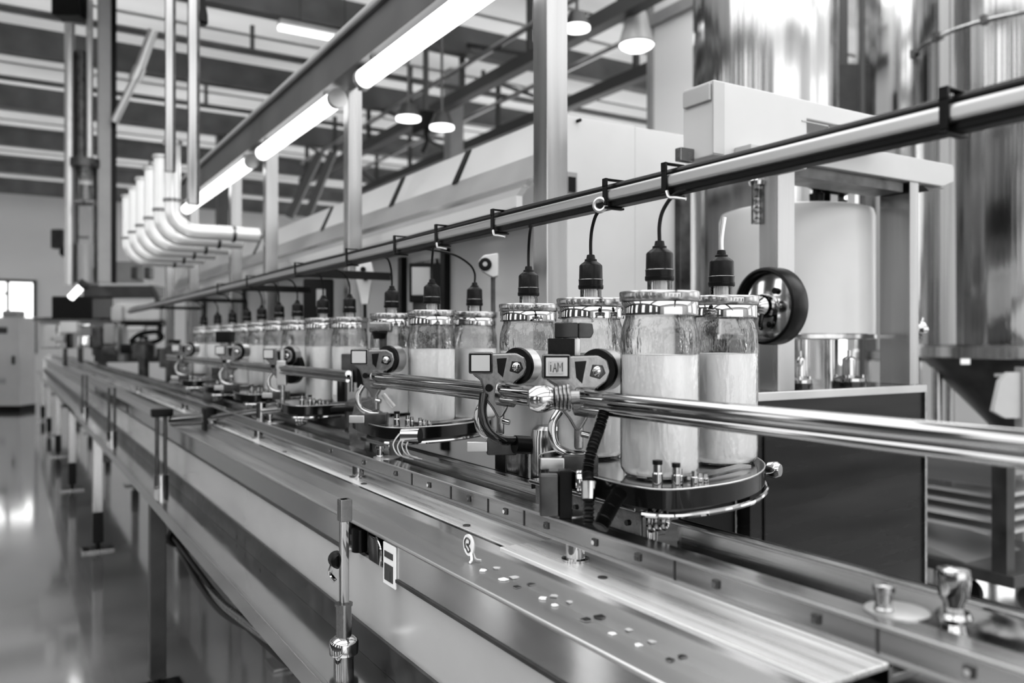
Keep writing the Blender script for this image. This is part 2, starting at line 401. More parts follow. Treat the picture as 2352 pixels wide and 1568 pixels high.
obj('outlet_cone', B().lathe((c3.x, c3.y, 0), [(.10, .60), (.14, .64), (.62, 1.16), (.63, 1.19)], n=40), 'dgrey', t3)
p = at(2217, 830, 5.36)
obj('cone_label', B().box(-.03, .03, -.003, .003, -.018, .018).rot(-YAW).move(p), 'label', t3, 'small white label plate')
# extra narrow pipes beside tanks
for k, (px, D, r, lb) in enumerate(((1980, 6.2, .022, 'thin vertical pipe in the gap between the polished tanks'),)):
    p = at(px, 780, D)
    tag(obj('riser_pipe', B().cyl((p.x, p.y, 0), (p.x, p.y, CEIL), r, n=12), 'truss'), lb, 'pipe')
t = thing('control_screen', 'dark wall cabinet seen in the gap between the two polished tanks', 'cabinet', at(1945, 240, 6.6))
p = at(1945, 190, 6.6)
obj('housing', B().box(-.14, .16, -.1, .1, -.30, .12, .01).rot(-YAW).move(p), 'dgrey', t)
obj('bracket', B().box(-.03, .03, .05, .09, 0, CEIL - p.z).rot(-YAW).move(p), 'truss', t)

# wheeled cart lower right
t = thing('parts_cart', 'dark wheeled cart with stacked light rails, far right behind the cabinet', 'cart', (4.35, 2.5, 0))
obj('top_rail', B().box(3.98, 4.06, 2.1, 3.2, .60, .72, .005), 'alu', t)
obj('top_tray', B().box(4.06, 4.7, 2.1, 3.2, .66, .70), 'mid', t)
for y in (2.12, 3.15):
    for x in (3.99, 4.66): obj('post', B().box(x - .035, x + .035, y - .035, y + .035, .2, .78), 'dgrey', t)
for k, z in enumerate((.36, .42, .48, .54)): obj('shelf_rail', B().box(4.06 - .03 * (k % 2), 4.6, 2.16, 3.1, z, z + .018), 'panel', t)
obj('base_frame', B().box(3.95, 4.7, 2.05, 3.2, .15, .21, .01), 'dgrey', t)
obj('lower_box', B().prism([(2.3, .21), (3.0, .21), (2.9, .30), (2.5, .25)], 'x', 4.0, 4.5), 'mid', t)
for y in (2.3, 3.05):
    for x in (4.02, 4.6):
        w = obj('caster', B().cyl((x - .015, y, .065), (x + .015, y, .065), .065, n=24), 'rubber', t)
        obj('caster_fork', B().box(x - .03, x + .03, y - .02, y + .02, .11, .16), 'dsteel', w)
t = thing('side_rack', 'pale wall panel with dark edges, beside the cone at the right edge', 'panel', at(2310, 960, 5.6))
p = at(2305, 905, 4.9)
obj('panel', B().prism([(-.07, -.10), (.0, -.14), (.09, -.14), (.09, .13), (.02, .13), (-.03, .08)], 'y', -.02, .02).rot(-YAW).move(p), 'panel', t)
obj('post', B().box(.09, .12, -.04, .04, -.89, .16).rot(-YAW).move(p), 'mid', t)
for dz_ in (.1, -.1): obj('shelf', B().box(.12, .5, -.04, .3, dz_ - .01, dz_ + .01).rot(-YAW).move(p), 'panel', t)

# ------------------------------------------------------------------ conveyor
Y0, Y1 = -.25, 17.0
cv = thing('conveyor', 'long stainless steel conveyor running from the right front to the far left', 'conveyor', (.75, 8, 0))
zt_ = .75
def seg(y0, y1, n): return [(y0 + (y1 - y0) * k / n, y0 + (y1 - y0) * (k + 1) / n) for k in range(n)]
# tray (lower outer flange)
obj('lower_tray', B().box(.43, .545, Y0, Y1, zt_ - .02, zt_, .002).box(.425, .436, Y0, Y1, zt_ - .035, zt_ + .004, .002), 'sheet', cv)
obj('tray_upstand', B().box(.530, .540, Y0, Y1, zt_, .80, .001), 'dsteel', cv, 'dark band under the side panel')
PB = H - .518; PF = H - .382; PT = H - .322
obj('lower_side_panel', B().box(.536, .546, Y0, Y1, PB, PF, .001), 'sidesheet', cv)
obj('upper_side_panel', B().box(.528, .540, Y0, 1.27, PF, PT - .0025).box(.528, .540, 1.44, Y1, PF, PT - .0025), 'sheet', cv)
obj('fold_strip', B().box(.525, .531, Y0, 1.262, PF - .004, PF + .001).box(.525, .531, 1.45, Y1, PF - .004, PF + .001), 'dsteel', cv)
obj('top_lip', B().box(.525, .580, Y0, Y1, PT - .004, PT, .0015).cyl((.5265, Y0, PT - .003), (.5265, Y1, PT - .003), .0035, n=10), 'alu', cv)
ZD = H - .2814
obj('inner_wall', B().box(.575, .581, Y0, Y1, PT - .02, ZD - .002), 'sheet', cv)
ystep = .97
obj('deck_plate', B().box(.570, .66, .445, ystep, ZD - .006, ZD, .0015), 'deck', cv)
obj('deck_plate', B().box(.588, .66, ystep, Y1, ZD - .010, ZD - .004, .0015), 'deck', cv)
obj('under_deck', B().box(.585, 1.0, Y0, Y1, .70, ZD - .03), 'dsteel', cv)
obj('deck_channel', B().box(.66, .725, .445, Y1, ZD - .02, ZD - .012, .001).box(.655, .66, .445, Y1, ZD - .02, ZD), 'steel', cv)
# deck bolts
for y in (.78, 1.12, 1.55, 2.1, 2.8, 3.7):
    obj('deck_slot', B().cyl((.6, y, ZD - .006), (.6, y, ZD - .0022 if y > ystep else ZD + .0012), .006, n=16), 'mark', cv)
# legs
for y in (.9, 3.3, 5.7, 8.1, 10.5, 12.9, 15.3):
    for x in (.47, .97):
        lg = obj('leg', B().box(x - .028, x + .028, y - .028, y + .028, .05, zt_ - .02 if x < 1 else .72, .004), 'dgrey' if y < 4 else 'vsteel', cv)
        obj('foot_plate', B().box(x - .09, x + .09, y - .07, y + .07, 0, .014, .002), 'steel', lg)
        obj('foot_stem', B().cyl((x, y, .01), (x, y, .06), .016, n=12), 'black', lg)
        if y > 4: obj('leg_sleeve', B().box(x - .031, x + .031, y - .031, y + .031, .05, .24, .003), 'black', lg)
    obj('cross_tie', B().box(.5, .95, y - .015, y + .015, H - .76, H - .72, .003), 'dsteel', cv)
obj('brace', B().cyl((.475, 3.27, .74), (.52, 3.0, H - .76), .010, n=10), 'black', cv)
obj('deck_bearer', B().box(.55, 1.0, Y0, Y1, .66, .70, .002), 'dsteel', cv)

# guide rail on the deck
gr = thing('guide_rail', 'square steel guide rail on short posts along the conveyor deck', 'rail', (.62, 7, ZD))
obj('rail_bar', B().box(.604, .639, .2, 16.6, H - .256, H - .231, .0025), 'steel', gr)
obj('rail_edge', B().box(.6015, .606, .2, 16.6, H - .2585, H - .2545, .001).box(.602, .606, .2, 16.6, H - .2335, H - .2305, .0008), 'alu', gr)
for y in (.86, 1.63, 2.43, 3.6, 5.0):
    pz = ZD if y < ystep else ZD - .004
    pst = obj('support_post', B().lathe((.618, y, 0), [(.018, pz), (.018, pz + .003), (.0125, pz + .004), (.0125, H - .256)], n=20), 'chrome', gr)
for y in (.345, .48, .60, .72, .80, .905, 1.01, 1.12, 1.26, 1.40, 1.56, 1.76):
    sc_ = obj('rail_screw', B().box(.6015, .6045, y - .0045, y + .0045, H - .2485, H - .2395, .001), 'mark', gr)
    obj('screw_head', B().cyl((.6, y, H - .244), (.603, y, H - .244), .0028, n=12), 'chrome', sc_)
for y in (.42, .66, .96, 1.06, 1.18, 1.33): obj('rail_joint', B().box(.6025, .605, y, y + .0012, H - .255, H - .234), 'mark', gr)
# rear rail
rr = thing('rear_rail', 'rear steel channel rail with screwed cover box, under the jar carriers', 'rail', (.74, 7, H - .3))
obj('channel', B().box(.725, .742, .2, .80, H - .236, H - .231, .001).box(.736, .742, .2, .80, H - .272, H - .231).box(.700, .742, .2, .80, H - .275, H - .270, .001), 'steel', rr)
obj('cover_box', B().box(.712, .755, .842, 1.10, H - .262, H - .226, .002), 'cast', rr, 'satin cover box with screws')
obj('cover_top', B().box(.70, .79, .842, 1.10, H - .226, H - .219, .0015), 'sheet', rr)
for y in (.87, .93, .99): obj('cover_screw', B().cyl((.709, y, H - .246), (.713, y, H - .246), .004, n=14), 'dsteel', rr)
obj('channel', B().box(.718, .742, 1.12, 16.6, H - .240, H - .231, .001).box(.736, .742, 1.12, 16.6, H - .29, H - .231), 'steel', rr)
obj('end_pillar', B().cyl((.716, .826, H - .28), (.716, .826, H - .232), .008, n=16), 'chrome', rr)
obj('end_bracket', B().box(.708, .724, .818, .828, H - .232, H - .178, .001).box(.724, .735, .816, .84, H - .21, H - .198, .002), 'alu', rr)

# knobs in front on rails
def stub(loc, label, disc=True, r=.0085, h=.024):
    x, y, z = loc
    t = thing('locating_stud', label, 'stud', loc, 'chrome studs on the rails')
    obj('stud', B().lathe(loc, [(r * .95, 0), (r * .95, h * .15), (r * .85, h * .2), (r * .85, h * .7), (r * 1.05, h * .75), (r * 1.05, h * .97), (r * .8, h)], n=24), 'chrome', t)
    if disc: obj('washer', B().lathe((x + .012, y - .004, z), [(.026, 0), (.026, .0012), (.02, .002)], n=32), 'alu', t)
    return t
stub((.622, .905, H - .231), 'chrome stud with flat washer on the guide rail, below the hanging hoses')
stub((.622, 1.52, H - .231), 'chrome stud on the guide rail, left of the wire loops')
stub((.622, 2.32, H - .231), 'small chrome stud on the guide rail beside the clamp arm')
p = atx(2040, 1420, .640)
stub((.634, p.y, H - .231), 'blurred chrome stud with bright washer, nearest the right corner')
p = atx(2190, 1470, .69)
t = thing('clamp_bolt', 'blurred chrome clamp bolt with flanged base at lower right', 'bolt', (.69, p.y, H - .27))
obj('bolt_head', B().lathe((.69, p.y, H - .27), [(.008, .03), (.008, .045), (.012, .052), (.0135, .068), (.0125, .074), (.004, .076)], n=24), 'chrome', t)
obj('collar', B().lathe((.69, p.y, H - .27), [(.013, .030), (.015, .034), (.013, .038)], n=24), 'chrome', t)
obj('base_flange', B().lathe((.69, p.y, H - .27), [(.028, 0), (.028, .006), (.018, .012), (.010, .03)], n=28), 'chrome', t)

# front adjusting rods on the tray
def rod(y, label, twin=False):
    x = .482
    t = thing('height_rod', label, 'rod', (x, y, zt_), 'upright rods on the conveyor tray')
    if not twin:
        obj('rod', B().box(x - .0065, x + .0075, y - .007, y + .007, zt_ + .09, H - .268, .002), 'chrome', t)
        obj('top_block', B().box(x - .0085, x + .0115, y - .010, y + .010, H - .305, H - .268, .0015), 'cast', t)
        obj('sleeve', B().cyl((x, y, zt_ + .04), (x, y, zt_ + .105), .013, n=24).cyl((x, y, zt_ + .103), (x, y, zt_ + .107), .015, n=24), 'cast', t)
        obj('base_collar', B().lathe((x, y, zt_), [(.017, 0), (.017, .022), (.024, .023), (.0245, .026), (.0245, .042), (.022, .047), (.014, .052)], n=32), 'chrome', t)
        kb = obj('release_knob', B().lathe((x - .003, y + .012, H - .375), [(.010, 0), (.014, .004), (.014, .02), (.010, .026)], (0, 1, 0), n=14), 'black', t)
        obj('knob_lever', B().tube([(x - .01, y + .03, H - .385), (x - .012, y + .034, H - .400), (x - .006, y + .026, H - .412)], .004, sub=4), 'chrome', kb)
    else:
        for dx_ in (-.014, .014): obj('rod', B().cyl((x + dx_, y, zt_), (x + dx_, y, H - .262), .0075, n=12), 'dsteel', t)
        if y < 4: obj('top_block', B().box(x - .035, x + .04, y - .02, y + .02, H - .285, H - .255, .004), 'black', t)
        obj('base_collar', B().cyl((x, y, zt_), (x, y, zt_ + .05), .026, n=20), 'chrome', t)
    return t
rod(1.337, 'single square chrome rod in a round collar, nearest on the conveyor tray')
rod(3.29, 'pair of upright rods with black block, above the dark front leg', True)
rod(5.0, 'slim upright rods further back on the tray', True)
rod(6.9, 'farthest slim upright rods on the tray, far left', True)

# opening behind the rod with black device, sticker plate
t = thing('panel_switch', 'black switch block in the opening of the conveyor side panel', 'switch', (.56, 1.36, H - .38))
obj('back_box', B().box(.548, .565, 1.27, 1.44, H - .382, H - .326), 'black', t)
obj('switch_body', B().box(.530, .55, 1.30, 1.35, H - .38, H - .335, .004), 'gloss', t)
obj('bracket', B().tube([(.531, 1.295, H - .378), (.53, 1.29, H - .35), (.53, 1.31, H - .333)], .003), 'chrome', t)
obj('solenoid', B().cyl((.532, 1.395, H - .375), (.532, 1.395, H - .335), .014, n=18), 'black', t)
obj('lens', B().cyl((.520, 1.405, H - .352), (.532, 1.405, H - .352), .006, n=12), 'gloss', t)
p1, p2 = atx(884, 1245, .528), atx(912, 1312, .528)
t = thing('rating_plate', 'white plate with two dark windows on the conveyor side panel', 'plate', (.526, p1.y, p2.z))
ya, yb = min(p1.y, p2.y), max(p1.y, p2.y)
obj('plate', B().box(.5245, .528, ya, yb, H - .398, H - .330, .0015), 'label', t)
obj('upper_window', B().box(.5235, .525, ya + .008, yb - .008, H - .353, H - .343), 'mark', t)
obj('lower_window', B().box(.5235, .525, ya + .008, yb - .008, H - .390, H - .363).box(.523, .5245, ya + .018, yb - .014, H - .388, H - .373), 'mark', t)
# round swirl sticker on inner wall
t = thing('round_sticker', 'pale oval sticker with dark swirl mark on the inner conveyor wall', 'sticker', (.57, 1.16, H - .30))
sy = atx(1073, 1240, .572).y
obj('disc', B().lathe((.5735, sy, H - .300), [(.0155, 0), (.0155, .0015)], (1, 0, 0), n=28), 'label', t)
sw = [(-.007, -.006), (-.009, .004), (-.003, .010), (.006, .008), (.004, .002), (-.003, .001), (.003, -.002), (.007, -.006), (.001, -.010), (-.005, -.005)]
obj('swirl', B().tube([(.5728, sy - a, H - .300 + b_) for a, b_ in sw], .0012, n=6), 'mark', t)
obj('tail', B().tube([(.5735, sy - .009, H - .309), (.572, sy - .014, H - .318), (.566, sy - .02, H - .3195)], .002, n=6), 'label', t)
# scraps lying in the channel behind the lip
for k in range(9):
    y = .63 + .047 * k + random.uniform(-.01, .01); a = random.uniform(.004, .008)
    b = B().prism([(-a, -a * .6), (a * .7, -a), (a, a * .5), (0, a), (-a * .8, a * .4)], 'z', 0, random.uniform(.0006, .0018)).rot(random.random() * 6).move((.566 + random.uniform(-.003, .003), y, PT + .0005))
    tag(obj('label_scrap', b, 'label' if k % 3 else 'chrome'), 'small pale scrap lying in the gutter behind the conveyor lip', 'scrap', 'scraps in the conveyor gutter')

# clamp arm across the conveyor (left middle)
t = thing('clamping_rod', 'chrome clamp arm with black grip crossing the conveyor, left of centre', 'rod', at(470, 965, 2.95))
a, b_, c_, d_ = at(400, 966, 3.02), at(480, 960, 2.85), at(600, 944, 2.42), at(700, 935, 2.32)
obj('bar', B().cyl(b_, c_, .013, .010, n=16).cyl(c_, d_, .010, n=16), 'chrome', t)
obj('handle', B().cyl(a, b_, .022, n=20), 'chrome', t)
obj('black_grip', B().box(b_.x - .02, b_.x + .015, b_.y - .03, b_.y + .03, b_.z - .045, b_.z + .04, .008), 'black', t)
obj('thumb_screw', B().cyl(b_ + Vector((.0, -.04, 0)), b_ + Vector((.0, -.075, -.02)), .012, n=14), 'cast', t)
obj('post_clamp', B().cyl((c_.x, c_.y, H - .231), (c_.x, c_.y, c_.z + .025), .014, n=20), 'chrome', t)
# second arm farther
t = thing('clamping_rod', 'shorter pale clamp arm behind the first, below the blurred jars', 'rod', at(450, 880, 4.2))
obj('bar', B().cyl(at(395, 880, 4.3), at(490, 877, 3.9), .016, n=14), 'chrome', t)
obj('end_block', B().box(-.04, .04, -.04, .04, -.05, .08, .01).move(at(497, 880, 3.9)), 'cast', t)

# cables under the tray
for k, (off, r, lb) in enumerate(((0, .0105, 'thick pale hose sagging under the conveyor tray'), (.022, .008, 'dark cable twisted round the pale hose under the tray'), (-.018, .007, 'thin dark cable hanging lowest under the conveyor tray'))):
    pts = []
    for j, (px, py) in enumerate(((398, 1225), (440, 1290), (500, 1362), (570, 1418), (640, 1470), (700, 1530), (780, 1600), (900, 1720))):
        p = atx(px, py + 14, .462 + .012 * math.sin(j * 1.6 + k * 2.1))
        pts.append((p.x, p.y, p.z + off * math.cos(j * 1.1 + k)))
    tag(obj('hose', B().tube(pts, r, n=12), 'cast' if k == 0 else 'rubber'), lb, 'hose', 'hoses under the tray')
t = tag(obj('cable_clip', B().torus(atx(408, 1235, .462), (0, 1, 0), .028, .012, n=16).box(-.012, .012, -.015, .015, -.02, .05).move((0, 0, 0)), 'black'), 'black cable clip holding the hoses behind the front leg', 'clip') if False else None
p = atx(406, 1232, .462)
tag(obj('cable_clip', B().torus(p, (0, 1, 0), .024, .010, n=18).box(p.x - .008, p.x + .008, p.y - .012, p.y + .012, p.z + .02, zt_ - .032, .002), 'black'), 'black cable clip holding the hoses behind the front leg', 'clip')

# ------------------------------------------------------------------ overhead gantry with lights
g = thing('light_gantry', 'square-post steel gantry carrying the overhead light tubes', 'gantry', (1.08, 4, 0))
obj('top_beam', B().box(1.0, 1.10, .6, 6.6, H + .93, H + 1.05, .004), 'beam', g)
obj('beam_flange', B().box(.985, 1.11, .6, 6.6, H + 1.05, H + 1.062, .002), 'beam', g)
obj('cable_duct', B().cyl((1.02, .6, H + 1.085), (1.02, 6.6, H + 1.085), .022, n=12), 'grey', g)
for y, w in ((1.64, .030), (2.96, .027), (4.11, .030), (4.85, .03), (6.1, .03), (7.1, .03)):
    pt = obj('post', B().box(1.075, 1.075 + 2 * w, y - w, y + w, .0, H + .945, .003), 'post', g)
for y in (2.7, 4.0): obj('end_clip', B().box(1.03, 1.06, y - .02, y + .02, H + .86, H + .93, .003), 'cast', g)
for k, (ya, yb, lb) in enumerate(((.75, 2.66, 'nearest and longest lit fluorescent tube under the gantry beam'), (2.93, 3.98, 'middle lit fluorescent tube under the gantry beam'), (4.18, 5.95, 'farthest lit fluorescent tube, ending over the bent pipes'))):
    t = thing('fluorescent_tube', lb, 'lamp', (1.03, (ya + yb) / 2, H + .86), 'light tubes under the gantry')
    obj('tube', B().cyl((1.03, ya, H + .885), (1.03, yb, H + .885), .033, n=24), 'tube', t)
    for yy in (ya, yb): obj('end_cap', B().cyl((1.03, yy - .012, H + .885), (1.03, yy + .012, H + .885), .035, n=24), 'alu', t)
    for yy in (ya + .1, yb - .1): obj('holder', B().box(1.015, 1.045, yy - .01, yy + .01, H + .9, H + .935), 'alu', t)
# bent L ducts
ln = ['first and largest bent chrome pipe, ending at the bright post', 'second bent chrome pipe from the front', 'third bent chrome pipe from the front', 'fourth bent chrome pipe from the front', 'fifth bent chrome pipe from the front', 'last bent chrome pipe, beside the dark column']
for k in range(6):
    y = 4.16 + .34 * k; x0 = .66; r = .036; z = H + .518; x1 = 1.06
    t = thing('bent_pipe', ln[k], 'pipe', (x0, y, z), 'row of bent chrome pipes')
    pts = [(x0, y, z + .40), (x0, y, z + .2), (x0, y, z + .10)] + [(x0 + .10 - .10 * math.cos(a), y, z + .10 - .10 * math.sin(a)) for a in (.4, .8, 1.2)] + [(x0 + .10, y, z), (x0 + .2, y, z), (x1, y, z)]
    obj('elbow', B().tube(pts, r, n=18, sub=3), 'pipe', t)
    obj('sleeve', B().cyl((x0, y, z + .13), (x0, y, z + .145), r + .006, n=18), 'cast', t)
    obj('coupling', B().cyl((x0 + .27, y, z), (x0 + .285, y, z), r + .006, n=18), 'cast', t)
    obj('cap', B().cyl((x0, y, z + .40), (x0, y, z + .415), r + .008, n=18), 'alu', t)
# hanging posts near pipes
for (pa, pb, py, D, lb, dark) in ((378, 404, 395, 3.75, 'left hanging steel post above the bent pipes', 0), (430, 459, 470, 3.7, 'right hanging steel post touching the gantry beam end', 0)):
    a, b_ = at(pa, py, D), at(pb, py, D); w = (b_ - a).length * .42
    t = thing('hanging_post', lb, 'post', ((a.x + b_.x) / 2, (a.y + b_.y) / 2, a.z), 'posts hanging from the roof')
    cx, cy = (a.x + b_.x) / 2, (a.y + b_.y) / 2
    obj('post', B().box(cx - w, cx + w * .4, cy - w, cy + w, a.z, CEIL, .003), 'vsteel', t)
    obj('side_strip', B().box(cx + w * .4, cx + w, cy - w * .9, cy + w, a.z, CEIL, .003), 'dsteel', t)
p = at(462, 42, 3.72)
tag(obj('post_lamp', B().lathe(p, [(.02, -.03), (.03, -.02), (.028, .02), (.02, .06), (.02, .6)], n=18), 'black'), 'black cup fitting hanging beside the right hanging post', 'fitting')
# pole brace
tag(obj('pull_rod', B().cyl(at(262, 280, 7.6), at(318, 165, 7.6), .035, n=12).cyl(at(318, 165, 7.6), at(352, 70, 7.6), .045, n=12).cyl(at(308, 185, 7.6), at(322, 155, 7.6), .055, n=12), 'alu'), 'pale slanting tie rod right of the tall dark column', 'rod')

# ------------------------------------------------------------------ long white hood and enclosure
hd = thing('machine_enclosure', 'long pale enclosure with overhanging white hood behind the jars', 'enclosure', (1.6, 5, 0))
YE = 1.95; YF = 7.9
prof = [(1.35, H + .648), (1.30, H + .536), (1.25, H + .454), (1.22, H + .424), (1.2, H + .399), (1.2, H + .365)]
def strip(i, j, m, nm, lb=None, y0=YE, y1=YF, out=0.0):
    (xa, za), (xb, zb_) = prof[i], prof[j]
    obj(nm, B().prism([(xa - out, za), (xb - out, zb_), (xb - out + .02, zb_), (xa - out + .02, za)], 'y', y0, y1), m, hd, lb)
strip(0, 1, 'white', 'hood_window_band', 'bright upper band')
strip(1, 2, 'mid', 'hood_slope', 'mid grey sloping band')
strip(2, 3, 'steel', 'hood_fold')
strip(3, 4, 'mid', 'hood_lower_fold')
strip(4, 5, 'white', 'hood_nose', 'white nose strip')
obj('hood_roof', B().box(1.35, 1.62, YE, YF, H + .635, H + .65).box(1.2, 1.36, YE, YF, H + .360, H + .367), 'panel', hd)
obj('wall_panel', B().box(1.36, 1.40, YE + .02, YF, .5, H + .36), 'panel', hd)
for y in (2.5, 3.05, 3.9, 5.2): obj('hood_strap', B().prism([(1.345, H + .648), (1.290, H + .530), (1.300, H + .530), (1.356, H + .648)], 'y', y - .018, y + .018), 'black', hd)
b = B()
b.box(1.36, 1.62, YE - .004, YE + .016, .5, H + .645, .002)
pe = aty(1572, 295, YE)
b.box(1.62, pe.x, YE - .004, YE + .016, .5, H + .645, .002)
obj('end_panel', b, 'white', hd, 'white end panel facing the line')
obj('end_post', B().box(pe.x - .045, pe.x, YE - .03, YE - .004, .5, aty(1560, 430, YE).z, .003), 'dsteel', hd, 'dark corner post')
q = aty(1308, 420, YE)
obj('vent_window', B().box(q.x - .02, q.x + .02, YE - .012, YE - .004, q.z - .03, q.z + .03, .002), 'mid', hd)
obj('vent_glass', B().box(q.x - .012, q.x + .012, YE - .015, YE - .011, q.z - .028, q.z + .015), 'black', hd)
q = aty(1324, 279, YE); obj('peg', B().cyl((q.x, YE - .02, q.z), (q.x, YE, q.z), .005, n=10), 'black', hd)
obj('plinth', B().box(1.36, 1.78, YE + .02, YF, 0, .5), 'dgrey', hd)
# slats and windows on the enclosure wall
for px in (928, 1027): 
    p = atx(px, 650, 1.355); obj('wall_mullion', B().box(1.335, 1.36, p.y - .018, p.y + .018, .9, H + .33, .002), 'black', hd)
p = atx(975, 620, 1.355); obj('viewing_window', B().box(1.35, 1.36, p.y - .11, p.y + .10, 1.1, H + .30, .002), 'gloss', hd)
for px in (395, 470, 560):
    p = atx(px, 640, 1.355); obj('wall_mullion', B().box(1.335, 1.36, p.y - .05, p.y + .05, .9, H + .33, .002), 'dgrey', hd)
# display on the wall window
p = atx(993, 650, 1.30)
t = thing('wall_display', 'black framed display on the enclosure between two dark mullions', 'display', (1.32, p.y, p.z - .1))
obj('frame', B().box(-.055, .055, -.012, .012, -.07, .07, .004).rot(-YAW * .9).move((1.27, p.y, p.z)), 'black', t)
obj('screen', B().box(-.045, .02, -.016, -.011, -.045, .055, .002).rot(-YAW * .9).move((1.27, p.y, p.z)), 'panel', t)
p = atx(760, 690, 1.30)
t = thing('wall_display', 'dark tilted display box behind the blurred jars', 'display', (1.30, p.y, p.z - .1), None)
obj('frame', B().box(-.07, .07, -.02, .02, -.12, .10, .01).rot(-YAW * .5).move((1.24, p.y, p.z)), 'black', t)
obj('screen', B().box(-.01, .03, -.025, -.019, -.03, .05).rot(-YAW * .5).move((1.24, p.y, p.z)), 'panel', t)
# paddle shaped sensor and wall sensor
p = at(838, 640, 2.75)
t = thing('paddle_sensor', 'white paddle shaped sensor head with two dark eyes on a black rod', 'sensor', at(840, 850, 2.75))
pd = [(-.028, .035), (-.022, .055), (0, .065), (.022, .055), (.030, .02), (.016, -.05), (.012, -.085), (-.010, -.085), (-.016, -.05), (-.028, .0)]
obj('head', B().prism(pd, 'y', -.012, .012, .003).rot(-YAW).move(p), 'white', t)
for dx_, dz_ in ((-.003, .030), (.004, .002)): obj('eye', B().cyl((dx_, -.018, dz_), (dx_, -.011, dz_), .009, n=16).rot(-YAW).move(p), 'black', t)
obj('rod', B().cyl((.002, 0, -.28), (.0, 0, -.08), .006, n=10).rot(-YAW).move(p), 'black', t)
p = at(1122, 612, 2.15)
t = thing('wall_sensor', 'white hooded sensor with black oval eye between two hanging caps', 'sensor', at(1130, 700, 2.15))
obj('head', B().prism([(-.026, .012), (-.012, .028), (.026, .034), (.026, -.026), (.012, -.03), (-.02, -.012)], 'y', -.02, .02, .004).rot(-YAW).move(p), 'white', t)
obj('eye', B().lathe((-.008, -.027, .004), [(.014, 0), (.017, .003), (.017, .01)], (0, 1, 0), n=24).rot(-YAW).move(p), 'black', t)
obj('eye_core', B().cyl((-.008, -.029, .004), (-.008, -.026, .004), .006, n=16).rot(-YAW).move(p), 'grey', t)
obj('stem', B().cyl((.012, 0, -.24), (.012, 0, -.025), .006, n=12).rot(-YAW).move(p), 'dsteel', t)
p = at(965, 690, 2.05)

# ------------------------------------------------------------------ cable rail above jars
RX = .765
cr = thing('cable_rail', 'sloping-looking steel rail with black cables above the jars, reaching the right edge', 'rail', (RX, 4, H + .19))
obj('steel_tube', B().box(RX - .018, RX + .012, .15, 6.7, H + .2020, H + .2205, .006), 'alu', cr)
obj('lower_channel', B().box(RX - .012, RX + .010, .15, 6.7, H + .1945, H + .2035, .002), 'black', cr)
obj('cable', B().tube([(RX - .006, y, H + .2245 + .001 * math.sin(y * 7)) for y in [.15 + .25 * k for k in range(27)]], .0042, n=8, sub=3), 'rubber', cr)
obj('cable', B().tube([(RX + .004, y, H + .2300 + .0015 * math.sin(y * 5 + 1)) for y in [.15 + .25 * k for k in range(27)]], .0035, n=8, sub=3), 'rubber', cr)
for y in (.45, .836, .964, 1.294, 1.525, 1.738, 2.05, 2.5, 3.1, 3.6):
    obj('cable_strap', B().box(RX - .021, RX - .0175, y - .0045, y + .0045, H + .196, H + .226, .001).box(RX - .021, RX + .014, y - .0045, y + .0045, H + .2335, H + .236, .001).box(RX - .021, RX - .0175, y - .0045, y + .0045, H + .224, H + .236).box(RX - .021, RX + .014, y - .0045, y + .0045, H + .1915, H + .195, .001), 'black', cr)
for y in (2.55, 3.4): obj('drop_bracket', B().box(RX + .01, 1.08, y - .006, y + .006, H + .196, H + .222, .002), 'black', cr)
for y in (4.5, 5.7): obj('drop_bracket', B().box(RX + .01, 1.08, y - .01, y + .01, H + .196, H + .215, .002), 'black', cr)
for y in (.83, 1.29, 1.52):
    obj('cable_tie', B().tube([(RX - .02, y, H + .197), (RX - .021, y - .006, H + .188), (RX - .018, y - .016, H + .186), (RX - .012, y - .028, H + .183)], .0022, n=6), 'alu', cr)
p = at(1388, 462, 1.22)
tag(obj('ring_clip', B().torus((RX - .022, p.y, H + .198), (1, .6, 0), .009, .0035, n=20), 'alu'), 'small pale ring clip on the cable rail right of the tall post', 'clip')

# ------------------------------------------------------------------ jars
JB = H - .180
def make_jar():
    t = thing('glass_jar', '', 'jar', (0, 0, 0), 'milk jars on the line')
    obj('milk', B().lathe((0, 0, 0), [(.030, .003), (.044, .004), (.0495, .012), (.0495, .160), (.004, .161)], n=48), 'milk', t)
    g_ = [(.030, .0015), (.046, .002), (.0512, .010), (.0520, .02), (.0520, .175), (.0510, .190), (.0475, .203), (.0452, .209), (.0452, .216)]
    gl = obj('glass_body', B().lathe((0, 0, 0), g_, n=56, cap=False), 'glass', t, smooth=80)
    obj('screw_band', B().lathe((0, 0, 0), [(.0508, .212), (.0510, .213), (.0510, .229), (.0500, .2305)], n=56), 'chrome', t)
    lid = obj('lid', B().lathe((0, 0, 0), [(.0525, .2305), (.0532, .2315), (.0532, .242), (.0524, .2435), (.030, .2440)], n=56), 'vsteel', t)
    b = B()
    for k in range(14):
        a = -2.9 + .09 * k + random.uniform(-.01, .01); w = random.uniform(.0006, .0016)
        bb = B().box(-.0006, .0006, -w, w, -.003, .003 * random.choice((.4, 1))); bb.rot(a).move((.0534 * math.cos(a), .0534 * math.sin(a), .237)); b.merge(bb)
    obj('embossing', b, 'cast', lid)
    return t
